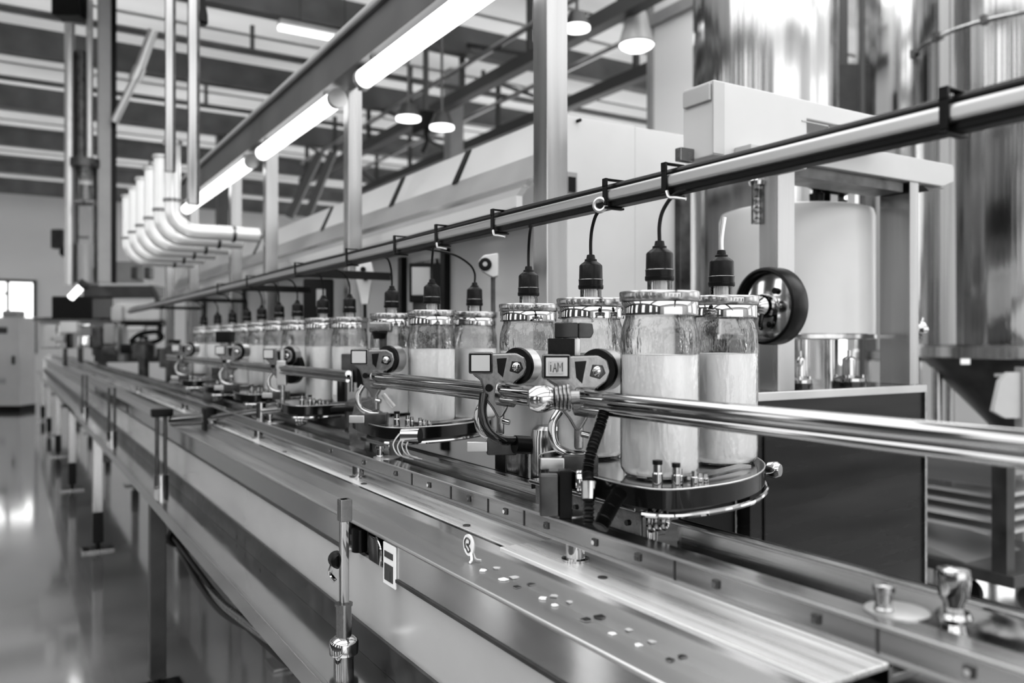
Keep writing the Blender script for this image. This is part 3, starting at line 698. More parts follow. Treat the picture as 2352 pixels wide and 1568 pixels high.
def make_head():
    t = thing('capping_head', '', 'capping head', (0, 0, 0), 'black capping heads above the jars')
    obj('clear_neck', B().lathe((0, 0, 0), [(.0163, 0), (.0163, .018)], n=28, cap=False), 'clear', t)
    obj('neck_core', B().cyl((0, 0, 0), (0, 0, .02), .009, n=18), 'panel', t)
    cp = obj('black_cup', B().lathe((0, 0, 0), [(.0185, .014), (.0195, .0155), (.0195, .020), (.0185, .0205), (.0188, .028), (.0182, .0285), (.0178, .050), (.0165, .052), (.010, .057)], n=36), 'black', t)
    obj('cup_ring', B().torus((0, 0, .0287), (0, 0, 1), .0186, .0006, n=36, m=6), 'cast', cp)
    obj('strain_relief', B().lathe((0, 0, 0), [(.0095, .055), (.0095, .060), (.007, .061), (.006, .067), (.003, .068)], n=20), 'rubber', t)
    return t
jl = [(1515, 1.10, 'front milk jar standing forward, nearest the camera'), (1657, 1.215, 'milk jar right of the front jar, beside the handwheel'),
      (1357, 1.28, 'milk jar partly behind the clamp display, left of the front jar'), (1214, 1.48, 'milk jar before the tall post, third left of the front jar'),
      (1090, 1.90, 'middle group: milk jar on the right, under the white hooded sensor'), (992, 1.80, 'middle group: frontmost milk jar in the centre'),
      (900, 2.02, 'middle group: milk jar on the left by the paddle sensor'), (803, 2.38, 'blurred milk jar just left of the paddle sensor'),
      (742, 2.46, 'blurred milk jar before the dark tilted display'), (683, 2.75, 'blurred milk jar left of the dark tilted display'),
      (641, 2.88, 'blurred milk jar at the foot of the third gantry post'), (601, 3.15, 'blurred milk jar just left of the third gantry post'),
      (567, 3.40, 'small blurred milk jar, fourth from the far end'), (534, 3.66, 'small blurred milk jar, third from the far end'),
      (500, 3.95, 'small blurred milk jar, second from the far end'), (468, 4.25, 'farthest small blurred milk jar of the line')]
HL = ['black capping head on the front jar', 'black capping head with short metal lead, beside the handwheel', 'black capping head just right of the tall post', 'black capping head just left of the tall post',
      'black capping head under the wired bend, by the hooded sensor', 'black capping head before the wall display', 'black capping head right of the paddle sensor', 'blurred black head left of the paddle sensor',
      'blurred black head before the tilted display', 'blurred black head left of the tilted display', 'blurred black head right at the third gantry post', 'blurred black head just left of the third post',
      'small blurred head, fourth from the far end', 'small blurred head, third from the far end', 'small blurred head, second from the far end', 'farthest small blurred capping head']
jar0, head0 = make_jar(), make_head()
JP = []; HS = []
for k, (px, D, lb) in enumerate(jl):
    p = at(px, 780, D); JP.append(p)
    if k == 0: j, h = jar0, head0; j.location = (p.x, p.y, JB); h.location = (p.x, p.y, JB + .244)
    else: j = dup(jar0, (p.x, p.y, JB)); h = dup(head0, (p.x, p.y, JB + .244))
    j['label'] = lb; h['label'] = HL[k]
    if k: j.rotation_euler = (0, 0, .25 * math.sin(k * 3))
    HS.append((h, p))
for k, (h, p) in enumerate(HS):
    # cable of its own
    top = Vector((p.x, p.y, JB + .244 + .066))
    if k == 1:
        pts = [top, top + Vector((0, 0, .02)), top + Vector((.004, -.002, .05))]
        c = obj('link_lead', B().tube(pts, .0035, n=8), 'alu', h)
    else:
        rp = Vector((RX - .004, p.y - .045 - .02 * (k % 2), H + .197)); d_ = rp - top
        pts = [top, top + Vector((0, 0, d_.z * .35)), top + Vector((d_.x * .12, d_.y * .12, d_.z * .65)), top + Vector((d_.x * .45, d_.y * .45, d_.z * .92)), rp]
        c = obj('cable', B().tube(pts, .0026, n=8), 'rubber', h)

# ------------------------------------------------------------------ jar carriers
TZ = H - .196
outl = [(.722, 1.085), (.678, 1.04), (.652, .93), (.645, .80), (.655, .748), (.70, .732), (.80, .742), (.90, .80), (.965, .875), (.985, .95), (.95, 1.01), (.86, 1.06), (.79, 1.10)]
def smooth_poly(P, it=2):
    for _ in range(it):
        Q = []
        for i in range(len(P)):
            a, b_ = P[i], P[(i + 1) % len(P)]
            Q += [(a[0] * .75 + b_[0] * .25, a[1] * .75 + b_[1] * .25), (a[0] * .25 + b_[0] * .75, a[1] * .25 + b_[1] * .75)]
        P = Q
    return P
def make_carrier():
    t = thing('jar_carrier', '', 'jar carrier', (.80, .92, TZ), 'black jar carriers')
    P = smooth_poly(outl)
    obj('tray', B().prism(P, 'z', TZ, H - .1805), 'sheet', t)
    path = [(x, y_, TZ + .013) for x, y_ in P] + [(P[0][0], P[0][1], TZ + .013)]
    b = B(); n = len(P); cx, cy = .80, .92
    for hgt, off in ((0, 0),):
        ins = [(cx + (x - cx) * .93, cy + (y_ - cy) * .93) for x, y_ in P]; outp = [(cx + (x - cx) * 1.02, cy + (y_ - cy) * 1.02) for x, y_ in P]
        z0, z1 = TZ - .005, TZ + .0185
        vs = [[b.bm.verts.new((x, y_, z)) for x, y_ in Q] for Q, z in ((outp, z0), (outp, z1), (ins, z1), (ins, z0))]
        for i in range(4):
            A, Bq = vs[i], vs[(i + 1) % 4]
            for k in range(n): b.bm.faces.new((A[k], A[(k + 1) % n], Bq[(k + 1) % n], Bq[k]))
    rim = obj('black_rim', b, 'gloss', t)
    obj('rim_trim', B().tube([(x, y_, TZ + .0187) for x, y_ in outp + outp[:1]], .0011, n=6, sub=1), 'alu', rim)
    b = B(); lowp = [(cx + (x - cx) * 1.04, cy + (y_ - cy) * 1.04, TZ - .012) for x, y_ in P]; b.tube(lowp[len(P)//4:len(P)*3//4], .0035, n=8, sub=1)
    obj('chrome_edge', b, 'chrome', t)
    obj('under_plate', B().prism([(cx + (x - cx) * .8, cy + (y_ - cy) * .8) for x, y_ in P], 'z', TZ - .018, TZ - .002), 'dsteel', t)
    obj('support_column', B().cyl((.735, .90, H - .222), (.735, .90, TZ - .004), .012, n=18).cyl((.735, 1.02, H - .222), (.735, 1.02, TZ - .004), .010, n=18), 'chrome', t)
    kb = obj('end_knob', B().lathe((.972, .862, TZ + .002), [(.006, 0), (.011, .003), (.0125, .010), (.0125, .016), (.009, .021)], (.35, -1, 0), n=22), 'chrome', t)
    for k, (x, y_, r, h) in enumerate(((.672, .765, .0065, .030), (.690, .752, .0055, .027), (.703, .760, .0045, .022), (.716, .748, .0045, .020), (.727, .752, .006, .016), (.741, .757, .006, .013))):
        f = obj('fitting', B().lathe((x, y_, TZ + .016), [(r, 0), (r, h * .6), (r * .8, h * .65), (r * .8, h), (r * .3, h * 1.02)], n=14), 'chrome', t)
        if k in (0, 1): obj('fitting_cap', B().cyl((x, y_, TZ + .015 + h), (x, y_, TZ + .020 + h), r * .95, n=14), 'black', f)
    obj('spring', B().torus((.668, .77, TZ - .022), (.6, -1, 0), .013, .0035).torus((.672, .763, TZ - .022), (.6, -1, 0), .011, .003).torus((.676, .756, TZ - .022), (.6, -1, 0), .009, .003), 'chrome', t)
    obj('cross_strut', B().obox((.74, .775, TZ + .02), (.86, .80, TZ + .024), .018, .004), 'vsteel', t)
    return t
car0 = make_carrier()
car0['label'] = 'largest black rimmed jar carrier, under the front jar'
base = Vector(car0.location)
for dy, lb in ((.80, 'second black rimmed carrier, under the middle group of jars'), (1.44, 'third black rimmed carrier, left of the paddle sensor'), (1.98, 'fourth carrier, blurred, behind the third'), (2.5, 'fifth carrier, blurred, under the small jars'), (3.05, 'farthest blurred jar carrier of the line')):
    dup(car0, base + Vector((.005, dy, 0)), lb)
# small round carrier for the fourth jar
p = JP[3]
t = thing('jar_stand', 'round dark stand under the jar before the tall post', 'jar stand', (p.x, p.y, H - .235))
obj('plate', B().lathe((p.x, p.y, 0), [(.060, H - .196), (.062, H - .194), (.062, H - .183), (.058, H - .1805)], n=40), 'gloss', t)
obj('column', B().cyl((p.x - .02, p.y, .95), (p.x - .02, p.y, H - .196), .024, n=24), 'cast', t)
# motors / housings below carriers
for (px, py, D, r, h, m, lb) in ((1186, 1095, 1.62, .042, .18, 'black', 'black motor can below the twin hoses, left of the grey housing'), (1262, 1080, 1.42, .032, .14, 'vsteel', 'grey bottle shaped housing below the clamp display'),
                              (840, 1010, 2.2, .055, .2, 'dsteel', 'dark drive housing below the second pipe clamp'), (745, 990, 2.7, .08, .12, 'dsteel', 'dark drive housing under the third carrier'),
                              (520, 930, 3.4, .09, .16, 'dgrey', 'blurred dark drive housing left of the third carrier')):
    p = at(px, py, D)
    t = thing('drive_housing', lb, 'housing', (p.x, p.y, p.z - h), 'drive housings behind the rail')
    ztop = p.z + h * .55
    obj('can', B().lathe((p.x, p.y, 0), [(r, H - .31), (r, ztop - .02), (r * .92, ztop - .006), (r * .7, ztop)], n=32), m, t)
    obj('base_flange', B().cyl((p.x, p.y, H - .33), (p.x, p.y, H - .305), r * 1.15, n=24), 'dsteel', t)

# ------------------------------------------------------------------ pipes and clamps
PX = .66
segs = [(.08, .925, 'nearest twin chrome pipe, running to the right edge'), (.945, 1.12, 'short twin chrome pipe between the two front clamps'), (1.15, 1.66, 'twin chrome pipe before the middle group of jars'),
        (1.80, 2.95, 'thin twin pipe before the blurred jars'), (3.05, 4.3, 'farthest blurred twin pipe')]
for ya, yb, lb in segs:
    t = thing('twin_pipe', lb, 'pipe', (PX, (ya + yb) / 2, H - .1), 'chrome pipes in front of the jars')
    k = 1 if ya < 1.7 else .8
    obj('upper_pipe', B().cyl((PX, ya, H - .0775), (PX, yb, H - .0775), .0098 * k, n=32), 'chrome', t)
    obj('lower_pipe', B().cyl((PX - .002, ya, H - .0925), (PX - .002, yb, H - .0925), .0058 * k, n=24), 'chrome', t)
    obj('spacer_strip', B().box(PX - .004, PX + .004, ya, yb, H - .09, H - .08), 'dsteel', t)

def make_clamp():
    """local frame: x to the right as seen from the line, y away, z up; origin at the pipe centre"""
    t = thing('pipe_clamp', '', 'clamp', (0, 0, 0), 'cast clamps on the pipes')
    # cast body: neck + arm
    poly = [(-.036, .022), (-.036, .054), (.0, .056), (.034, .057), (.047, .050), (.052, .034), (.046, .020), (.030, .008), (.022, -.004), (.020, -.030), (.012, -.044), (.004, -.048), (-.006, -.030), (-.016, -.018), (-.020, .0), (-.024, .014)]
    bd = obj('cast_body', B().prism(poly, 'y', -.012, .014, .004), 'cast', t)
    obj('body_recess', B().prism([(.004, .026), (.002, .048), (.018, .049), (.012, .018)], 'y', -.0135, -.010, .0008), 'black', bd)
    obj('window', B().prism([(.022, .028), (.026, .044), (.040, .043), (.044, .032), (.036, .024)], 'y', -.0135, -.010, .001), 'gloss', bd)
    obj('bolt', B().lathe((.033, -.012, .035), [(.007, 0), (.007, -.003), (.004, -.005)], (0, 1, 0), n=14), 'chrome', bd)
    ds = obj('display_case', B().box(-.042, -.004, -.018, .012, .024, .058, .003), 'cast', t)
    obj('display_frame', B().box(-.0405, -.0055, -.0215, -.017, .026, .0565, .001), 'black', ds)
    obj('display_face', B().box(-.0375, -.0085, -.0225, -.020, .0285, .0535, .0006), 'panel', ds)
    # wheel at the right
    wh = obj('roller', B().cyl((.034, .004, .036), (.050, .026, .036), .029, n=40), 'alu', t)
    obj('roller_tyre', B().lathe((.034, .002, .036), [(.020, -.003), (.0285, -.003), (.0295, .000), (.0295, .004), (.028, .0045)], (.55, .83, 0), n=40), 'black', wh)
    obj('pipe_boss', B().cyl((.006, -.004, -.006), (.030, -.012, -.008), .021, n=28), 'cast', t)
    obj('boss_plug', B().cyl((-.010, -.020, .002), (-.009, -.012, .002), .006, n=16), 'black', t)
    obj('lower_fork', B().box(.002, .014, -.010, .004, -.072, -.035, .003), 'cast', t)
    obj('fork_screw', B().cyl((.012, -.012, -.050), (.022, -.016, -.052), .0045, n=12), 'chrome', t)
    obj('hose_loop', B().tube([(-.018, .0, -.02), (-.028, -.002, -.040), (-.024, -.004, -.066), (-.004, -.004, -.078), (.016, -.002, -.080)], .006, n=12), 'chrome', t)
    obj('lower_block', B().box(-.014, .034, -.014, .020, -.104, -.078, .003), 'dsteel', t)
    obj('side_plate', B().box(-.045, -.012, -.018, -.010, -.098, -.082, .002), 'alu', t)
    return t
cl0 = make_clamp()
cl0.location = (PX, .925, H - .0775); cl0.rotation_euler = (0, 0, -YAW); cl0['label'] = 'cast pipe clamp with lettered display, in front of the front jar group'
# lettering on the front clamp's face
lt = thing('display_badge', 'dark lettered badge on the front clamp display', 'badge', (PX, .925, H - .0775))
def loc2w(x, y, z): return Vector((PX, .925, H - .0775)) + Vector((x * CA + y * SA, -x * SA + y * CA, z))
b = B().box(-.0335, -.0145, -.0238, -.0226, .032, .049).rot(-YAW).move((PX, .925, H - .0775)); obj('badge_plate', b, 'grey', lt)
b = B()
for st in ([(-.031, .035), (-.031, .044)], [(-.031, .0465), (-.031, .0472)], [(-.028, .034), (-.0255, .046), (-.023, .034)], [(-.027, .039), (-.024, .039)], [(-.0215, .035), (-.0215, .047), (-.0185, .040), (-.0155, .047), (-.0155, .035)]):
    b.tube([loc2w(x, -.0240, z) for x, z in st], .0007, n=6, sub=1)
obj('letters', b, 'mark', lt)
cl = [(1.135, 'cast pipe clamp with plain grey display, second from the front', 1.0), (1.66, 'cast pipe clamp at the left end of the middle pipe', 1.0), (2.38, 'blurred pipe clamp behind the paddle sensor rod', .9), (3.0, 'blurred pipe clamp at the left of the jars', 1.0), (3.9, 'farthest blurred pipe clamp', 1.0)]
for y, lb, s_ in cl: dup(cl0, (PX, y, H - .0775), lb, rotz=-YAW, scale=s_)
# big knob left of front clamp
p = at(1250, 915, 1.06)
t = thing('ball_fitting', 'rounded chrome knob with ribbed collar left of the front clamp', 'fitting', p)
ax = Vector((CA, -SA, .05)).normalized()
obj('knob', B().lathe(p, [(.006, -.022), (.013, -.019), (.0175, -.010), (.018, 0), (.015, .010), (.010, .014)], ax, n=32), 'chrome', t)
rb = B()
for k in range(4): rb.torus(p + ax * (.016 + .005 * k), ax, .013 + .001 * k, .0025, n=26)
obj('ribbed_collar', rb, 'cast', t)
obj('stem', B().cyl(p + ax * .01, p + ax * .045, .009, n=20), 'cast', t)
# sensor tower above the front clamp
p = at(1318, 760, 1.20)
t = thing('sensor_tower', 'black sensor box on a dark column above the front clamp', 'sensor', at(1300, 830, 1.20))
obj('sensor_box', B().box(-.022, .012, -.012, .012, -.002, .020, .002).rot(-YAW).move(at(1308, 773, 1.19)), 'gloss', t)
obj('box_end', B().prism([(.012, -.002), (.030, -.002), (.034, .006), (.032, .019), (.012, .020)], 'y', -.012, .012, .002).rot(-YAW).move(at(1308, 773, 1.19)), 'dsteel', t)
obj('box_lid', B().prism([(-.024, .0205), (.034, .0205), (.032, .026), (.010, .029), (-.020, .023)], 'y', -.013, .013, .001).rot(-YAW).move(at(1308, 773, 1.19)), 'clear', t)
obj('column', B().box(-.026, .012, -.010, .010, -.036, -.001, .001).rot(-YAW).move(at(1300, 775, 1.19)), 'black', t)
obj('column_strip', B().box(.011, .020, -.008, .008, -.036, -.001, .001).rot(-YAW).move(at(1300, 775, 1.19)), 'vsteel', t)
# lever above third clamp
p = at(878, 760, 1.95)
t = thing('sensor_lever', 'chrome and black T shaped lever above the left clamp', 'lever', at(878, 830, 1.95))
obj('head', B().box(-.03, .024, -.014, .014, -.012, .014, .006).rot(-YAW).move(at(878, 752, 1.95)), 'cast', t)
obj('cup', B().cyl(at(872, 778, 1.94), at(872, 764, 1.94), .014, .019, n=20), 'black', t)
obj('stem', B().cyl(at(880, 815, 1.95), at(880, 765, 1.95), .009, n=16), 'dsteel', t)
# black valve blocks near 800,830
t = thing('valve_block', 'black valve block with chrome pins, left of the middle pipe', 'valve', at(800, 930, 2.15))
for nm, (px, py, D), (w, d, h), m in (('body', (808, 845, 2.15), (.050, .03, .075), 'dsteel'), ('side_body', (832, 850, 2.12), (.024, .03, .09), 'black'), ('lower_body', (786, 898, 2.12), (.024, .02, .055), 'gloss'), ('tag_plate', (772, 890, 2.16), (.016, .004, .038), 'label'), ('foot', (790, 938, 2.15), (.06, .05, .012), 'black')):
    q = at(px, py, D); obj(nm, B().box(-w / 2, w / 2, -d / 2, d / 2, -h / 2, h / 2, .003).rot(-YAW).move(q), m, t)
for px in (788, 808): q = at(px, 868, 2.12); obj('pin', B().cyl(q + Vector((0, 0, -.035)), q + Vector((0, 0, .02)), .006, n=12), 'chrome', t)
# diagonal blade left
t = thing('deflector_plate', 'curved steel deflector plate under the left clamp', 'plate', at(850, 980, 1.95))
q = at(835, 985, 1.98)
obj('blade', B().prism([(-.03, -.06), (.0, -.065), (.01, .0), (.045, .03), (.05, .02), (.075, .045), (.03, .075), (-.02, .06), (-.035, .0)], 'y', -.004, .004, .001).rot(-YAW).move(q), 'cast', t)
obj('light_pin', B().cyl(at(905, 935, 1.95), at(880, 905, 1.95), .006, n=12), 'alu', t)
# sensor block near (515,775)
t = thing('sensor_block', 'blurred black sensor block on a stand at the left of the jars', 'sensor', at(518, 860, 3.2))
q = at(518, 775, 3.2); obj('head', B().box(-.03, .028, -.03, .03, -.02, .025, .006).rot(-YAW).move(q), 'black', t)
obj('stand', B().cyl(at(520, 870, 3.2), at(520, 785, 3.2), .02, n=16), 'cast', t)
# upright thin post in front of blurred jars
t = thing('guide_post', 'thin upright steel post before the blurred jars', 'post', at(650, 930, 2.35))
q = at(648, 860, 2.35)
obj('post', B().cyl(at(649, 935, 2.35), at(649, 800, 2.35), .007, n=12), 'steel', t)
obj('sleeve', B().box(-.013, .013, -.012, .012, -.03, .04, .003).rot(-YAW).move(q), 'alu', t)
obj('roller', B().lathe(at(672, 845, 2.4), [(.02, -.01), (.045, -.008), (.045, .008), (.02, .01)], (.9, .4, 0), n=30), 'black', t)

# hoses at front clamp
def ribbed(pts, r, name, parent, m='rubber'):
    b = B().tube(pts, lambda u: r * (1 + .16 * (1 if int(u * 160) % 2 else -1)), n=12, sub=26)
    return obj(name, b, m, parent, smooth=60)
t = thing('ribbed_hose', 'black ribbed hose dropping from the front clamp to the rail', 'hose', at(1350, 1200, 1.02))
ribbed([at(1388, 945, 1.06), at(1376, 985, 1.05), at(1360, 1030, 1.03), at(1350, 1080, 1.02), at(1352, 1120, 1.0), at(1352, 1205, .99)], .0065, 'hose', t)
obj('coupling', B().cyl(at(1352, 1145, .995), at(1352, 1105, 1.0), .009, n=18), 'chrome', t)
ribbed([at(1425, 1130, .99), at(1402, 1165, .975), at(1378, 1212, .96)], .0085, 'branch_hose', t)
t = thing('curved_hose', 'smooth black hose looping under the second clamp', 'hose', at(1150, 1000, 1.25))
obj('hose', B().tube([at(1112, 905, 1.27), at(1108, 950, 1.26), at(1122, 990, 1.25), at(1150, 1010, 1.25), at(1185, 1012, 1.27)], .007, n=14), 'gloss', t)
obj('end_socket', B().cyl(at(1182, 1020, 1.27), at(1215, 1022, 1.28), .014, n=18), 'black', t)
t = thing('coil_fitting', 'coiled chrome fitting at the foot of the ribbed hose', 'fitting', at(1330, 1110, 1.04))
b = B()
for k in range(4): b.torus(at(1328 + 5 * k, 1105, 1.05), (CA, -SA, 0), .012, .003)
obj('coil', b, 'chrome', t)
obj('mount_block', B().box(-.016, .014, -.02, .02, -.05, .012, .002).rot(-YAW).move(at(1286, 1095, 1.12)), 'dsteel', t)
# vertical black stand left of front carrier
t = thing('rail_bracket', 'dark upright bracket with pale face at the left end of the front carrier', 'bracket', at(1285, 1180, 1.08))
q = at(1285, 1120, 1.08)
obj('pale_face', B().box(-.026, -.002, -.012, .010, -.035, .018, .002).rot(-YAW).move(q), 'dsteel', t)
obj('dark_side', B().box(-.001, .016, -.012, .012, -.038, .024, .002).rot(-YAW).move(q), 'black', t)
# wires near 930,1020
t = thing('wire_loops', 'loose chrome wire loops at the left end of the middle carrier', 'wire', at(935, 1050, 1.6))
b = B()
for k in range(4):
    q = at(918 + 10 * k, 1010 + 4 * (k % 2), 1.62)
    b.tube([q + Vector((0, 0, .012)), q + Vector((-.012, .004, -.008)), q + Vector((-.004, 0, -.028)), q + Vector((.018, -.004, -.036))], .0016, n=6)
obj('wires', b, 'alu', t)
obj('drum', B().cyl(at(925, 1000, 1.63), at(965, 1000, 1.62), .015, n=22), 'chrome', t)
obj('drum_mount', B().box(-.012, .012, -.012, .012, -.05, .0, .002).rot(-YAW).move(at(910, 1010, 1.65)), 'dsteel', t)

# ------------------------------------------------------------------ right: cabinet, gantry, control box, vessel
CY = 1.425; CZ = H - .13; CXR = aty(2130, 885, CY).x; CXL = 1.555
t = thing('base_cabinet', 'dark sheet steel cabinet with bright table top, right of the jars', 'cabinet', ((CXL + CXR) / 2, 1.68, 0))
obj('body', B().box(CXL, CXR - .004, CY + .006, 1.925, .02, CZ - .02, .003), 'cab', t)
obj('table_top', B().box(CXL - .006, CXR, CY, 1.93, CZ - .022, CZ, .002), 'sheet', t)
obj('door_seam', B().box(CXL + .045, CXL + .05, CY + .002, CY + .008, .05, CZ - .04), 'black', t)
obj('edge_strip', B().box(CXR - .012, CXR - .001, CY - .001, CY + .01, .02, CZ - .022, .001), 'steel', t)
t = thing('electrical_enclosure', 'narrow black enclosure standing against the dark cabinet behind the jars', 'cabinet', (1.44, 1.6, 0))
obj('body', B().box(1.335, 1.53, 1.46, 1.90, 0, H - .16, .004), 'black', t)
obj('edge', B().box(1.53, 1.536, 1.455, 1.47, 0, H - .16), 'steel', t)

g2 = thing('steel_gantry', 'steel portal with two posts and a heavy crossbeam on the cabinet', 'gantry', (1.95, 1.48, CZ))
obj('left_post', B().box(1.659, 1.722, 1.435, 1.497, CZ, H + .46, .002), 'post', g2)
obj('right_post', B().box(2.215, 2.258, 1.438, 1.535, CZ, H + .46, .002), 'post', g2)
ex = aty(2190, 430, 1.435).x
obj('crossbeam', B().prism([(1.655, H + .455), (ex - .055, H + .455), (ex, H + .475), (ex, H + .515), (ex - .01, H + .525), (1.655, H + .525)], 'y', 1.432, 1.56, .004), 'panel', g2)
obj('under_channel', B().box(1.73, 2.20, 1.45, 1.545, H + .425, H + .455), 'dsteel', g2)
obj('beam_end', B().prism([(ex - .13, H + .455), (ex - .10, H + .44), (ex - .02, H + .455)], 'y', 1.45, 1.54), 'dsteel', g2)
t = thing('control_box', 'large white control box mounted high before the gantry crossbeam', 'box', (1.7, 1.38, H + .41))
obj('casing', B().prism([(1.331, H + .409), (1.64, H + .409), (1.64, H + .530), (2.03, H + .530), (2.03, H + .576), (1.331, H + .576)], 'y', 1.33, 1.428, .004), 'white', t)
obj('corner_strip', B().box(1.328, 1.362, 1.327, 1.332, H + .412, H + .572, .001), 'panel', t)
obj('bent_flap', B().prism([(1.335, H + .53), (1.40, H + .55), (1.42, H + .565), (1.335, H + .575)], 'x', 1.327, 1.331) if False else B().box(1.322, 1.331, 1.335, 1.42, H + .53, H + .568, .003), 'panel', t)
q = aty(1690, 300, 1.325); q2 = aty(1800, 330, 1.325)
obj('terminal_box', B().box(q.x, q2.x, 1.28, 1.33, H + .405, H + .432, .003), 'panel', t)
obj('terminal_socket', B().box(q2.x - .04, q2.x - .015, 1.275, 1.281, H + .412, H + .426, .001), 'black', t)
obj('hatch_line', B().box(1.62, 1.72, 1.3285, 1.331, H + .522, H + .525).box(1.717, 1.72, 1.3285, 1.331, H + .46, H + .525), 'grey', t)
q = aty(1563, 352, 1.40); obj('corner_sensor', B().box(q.x - .008, 1.3315, 1.39, 1.41, q.z - .018, q.z + .012, .002), 'cast', t)
# vessel
vc = Vector((2.115, 1.76, 0))
t = thing('buffer_vessel', 'pale round shouldered vessel hung between the gantry posts', 'tank', (vc.x, vc.y, CZ))
obj('shell', B().lathe((vc.x, vc.y, 0), [(.05, H + .0), (.22, H + .002), (.226, H + .006), (.233, H + .010), (.233, H + .375), (.227, H + .395), (.205, H + .402), (.02, H + .42)], n=64), 'white', t, smooth=50)
obj('bottom_band', B().lathe((vc.x, vc.y, 0), [(.235, H + .002), (.237, H + .004), (.237, H + .016), (.235, H + .018)], n=64), 'steel', t)
for a in (.6, 2.5, 4.1, 5.4): obj('leg', B().cyl((vc.x + .1 * math.cos(a), vc.y + .1 * math.sin(a), CZ), (vc.x + .1 * math.cos(a), vc.y + .1 * math.sin(a), H + .01), .015, n=14), 'chrome', t)
obj('neck', B().cyl((1.97, 1.68, H + .39), (1.97, 1.68, H + .47), .022, n=20), 'clear', t)
for k, (x, y_, h, m, lb) in enumerate(((2.04, 1.62, .05, 'black', 'black actuator on the vessel beside the left gantry post'), (2.20, 1.66, .055, 'dsteel', 'tapered dark coupling on top of the vessel near the right post'))):
    tt = thing('vessel_actuator', lb, 'actuator', (x, y_, H + .40), 'fittings on the vessel')
    obj('body', B().lathe((x, y_, H + .400), [(.02, 0), (.022, .03), (.012, .034), (.012, .04)], n=20), m, tt)
    obj('top', B().lathe((x, y_, H + .440), [(.010, 0), (.026, .012), (.028, .030), (.02, .034)], n=20), 'gloss', tt)
    if k == 0: obj('side_box', B().box(x + .03, x + .075, y_ - .02, y_ + .02, H + .398, H + .455, .003), 'black', tt); obj('box_label', B().box(x + .035, x + .065, y_ - .023, y_ - .019, H + .402, H + .43), 'label', tt)
# pipe nozzles on top left of post
t = thing('sight_tube', 'clear sight tube left of the left gantry post under the crossbeam', 'tube', aty(1738, 480, 1.5))
q = aty(1738, 440, 1.5)
obj('tube', B().cyl((q.x, 1.5, H + .30), (q.x, 1.5, H + .40), .014, n=18), 'clear', t)
obj('core', B().tube([(q.x, 1.5, H + .30 + .01 * k) for k in range(10)], lambda u: .006 + .003 * math.sin(u * 20), n=8, sub=2), 'cast', t)
obj('cap', B().lathe((q.x, 1.5, H + .40), [(.018, 0), (.02, .01), (.012, .02)], n=18), 'chrome', t)
obj('holder', B().box(q.x - .005, 1.66, 1.492, 1.508, H + .372, H + .384), 'cast', t)
# fittings on the table
for (px, py, r, lb) in ((1838, 876, .032, 'left chrome flanged fitting on the cabinet top'), (1950, 872, .048, 'right larger chrome flanged fitting on the cabinet top')):
    q = aty(px, py, 1.50); 
    tt = thing('flanged_fitting', lb, 'fitting', (q.x, 1.50, CZ), 'fittings on the cabinet top')
    obj('flange', B().lathe((q.x, 1.50, CZ), [(r, 0), (r, .012), (r * .9, .014)], n=32), 'gloss', tt)
    obj('chrome_dome', B().lathe((q.x, 1.50, CZ), [(r * .92, .014), (r * .92, .022), (r * .6, .028), (r * .38, .03), (r * .38, .075), (r * .3, .08), (r * .12, .084), (r * .12, .10)], n=28), 'chrome', tt)
    for a in range(4): obj('nut', B().cyl((q.x + r * .72 * math.cos(a * PI / 2 + .6), 1.50 + r * .72 * math.sin(a * PI / 2 + .6), CZ + .02), (q.x + r * .72 * math.cos(a * PI / 2 + .6), 1.50 + r * .72 * math.sin(a * PI / 2 + .6), CZ + .032), .005, n=8), 'chrome', tt)
t = thing('side_valve', 'chrome valve sticking out beside the right gantry post', 'valve', aty(2100, 760, 1.48))
q = aty(2112, 757, 1.485)
obj('body', B().lathe((2.258, 1.485, q.z), [(.014, 0), (.030, .004), (.033, .016), (.026, .034), (.018, .04), (.028, .050), (.028, .066), (.010, .074), (.010, .095)], (1, -.1, 0), n=24), 'chrome', t)
obj('lever', B().cyl((2.325, 1.475, q.z), (2.335, 1.475, q.z + .035), .005, n=10), 'chrome', t)
# handwheel
wc = Vector((1.60, 1.418, H + .083))
t = thing('handwheel', 'black rimmed handwheel with polished disc on the left gantry post', 'wheel', (wc.x, wc.y, wc.z - .095))
obj('rim', B().lathe(wc, [(.083, -.012), (.088, -.017), (.094, -.014), (.096, -.006), (.096, .034), (.092, .040), (.083, .038), (.083, .0), (.083, -.012)], (1, 0, 0), n=64, cap=False), 'black', t)
dk = obj('disc', B().lathe(wc, [(.004, -.004), (.060, -.002), (.084, .002), (.084, .008), (.01, .010)], (1, 0, 0), n=56), 'bchrome', t)
for a in (.5, 2.3, 4.4): obj('disc_slot', B().cyl(wc + Vector((-.0105, .048 * math.cos(a), .048 * math.sin(a))), wc + Vector((-.004, .048 * math.cos(a), .048 * math.sin(a))), .008, n=14), 'black', dk)
obj('hub', B().lathe(wc, [(.012, -.046), (.024, -.034), (.030, -.018), (.030, -.004)], (1, 0, 0), n=32), 'chrome', t)
obj('spindle', B().cyl(wc + Vector((-.085, .0, 0)), wc + Vector((.06, 0, 0)), .011, n=20), 'chrome', t)
obj('spindle_collar', B().cyl(wc + Vector((-.090, .0, 0)), wc + Vector((-.078, 0, 0)), .019, n=20), 'cast', t)
obj('crank', B().tube([wc + Vector((-.03, -.01, -.02)), wc + Vector((-.03, -.006, -.045)), wc + Vector((-.018, .002, -.055))], .006), 'gloss', t)

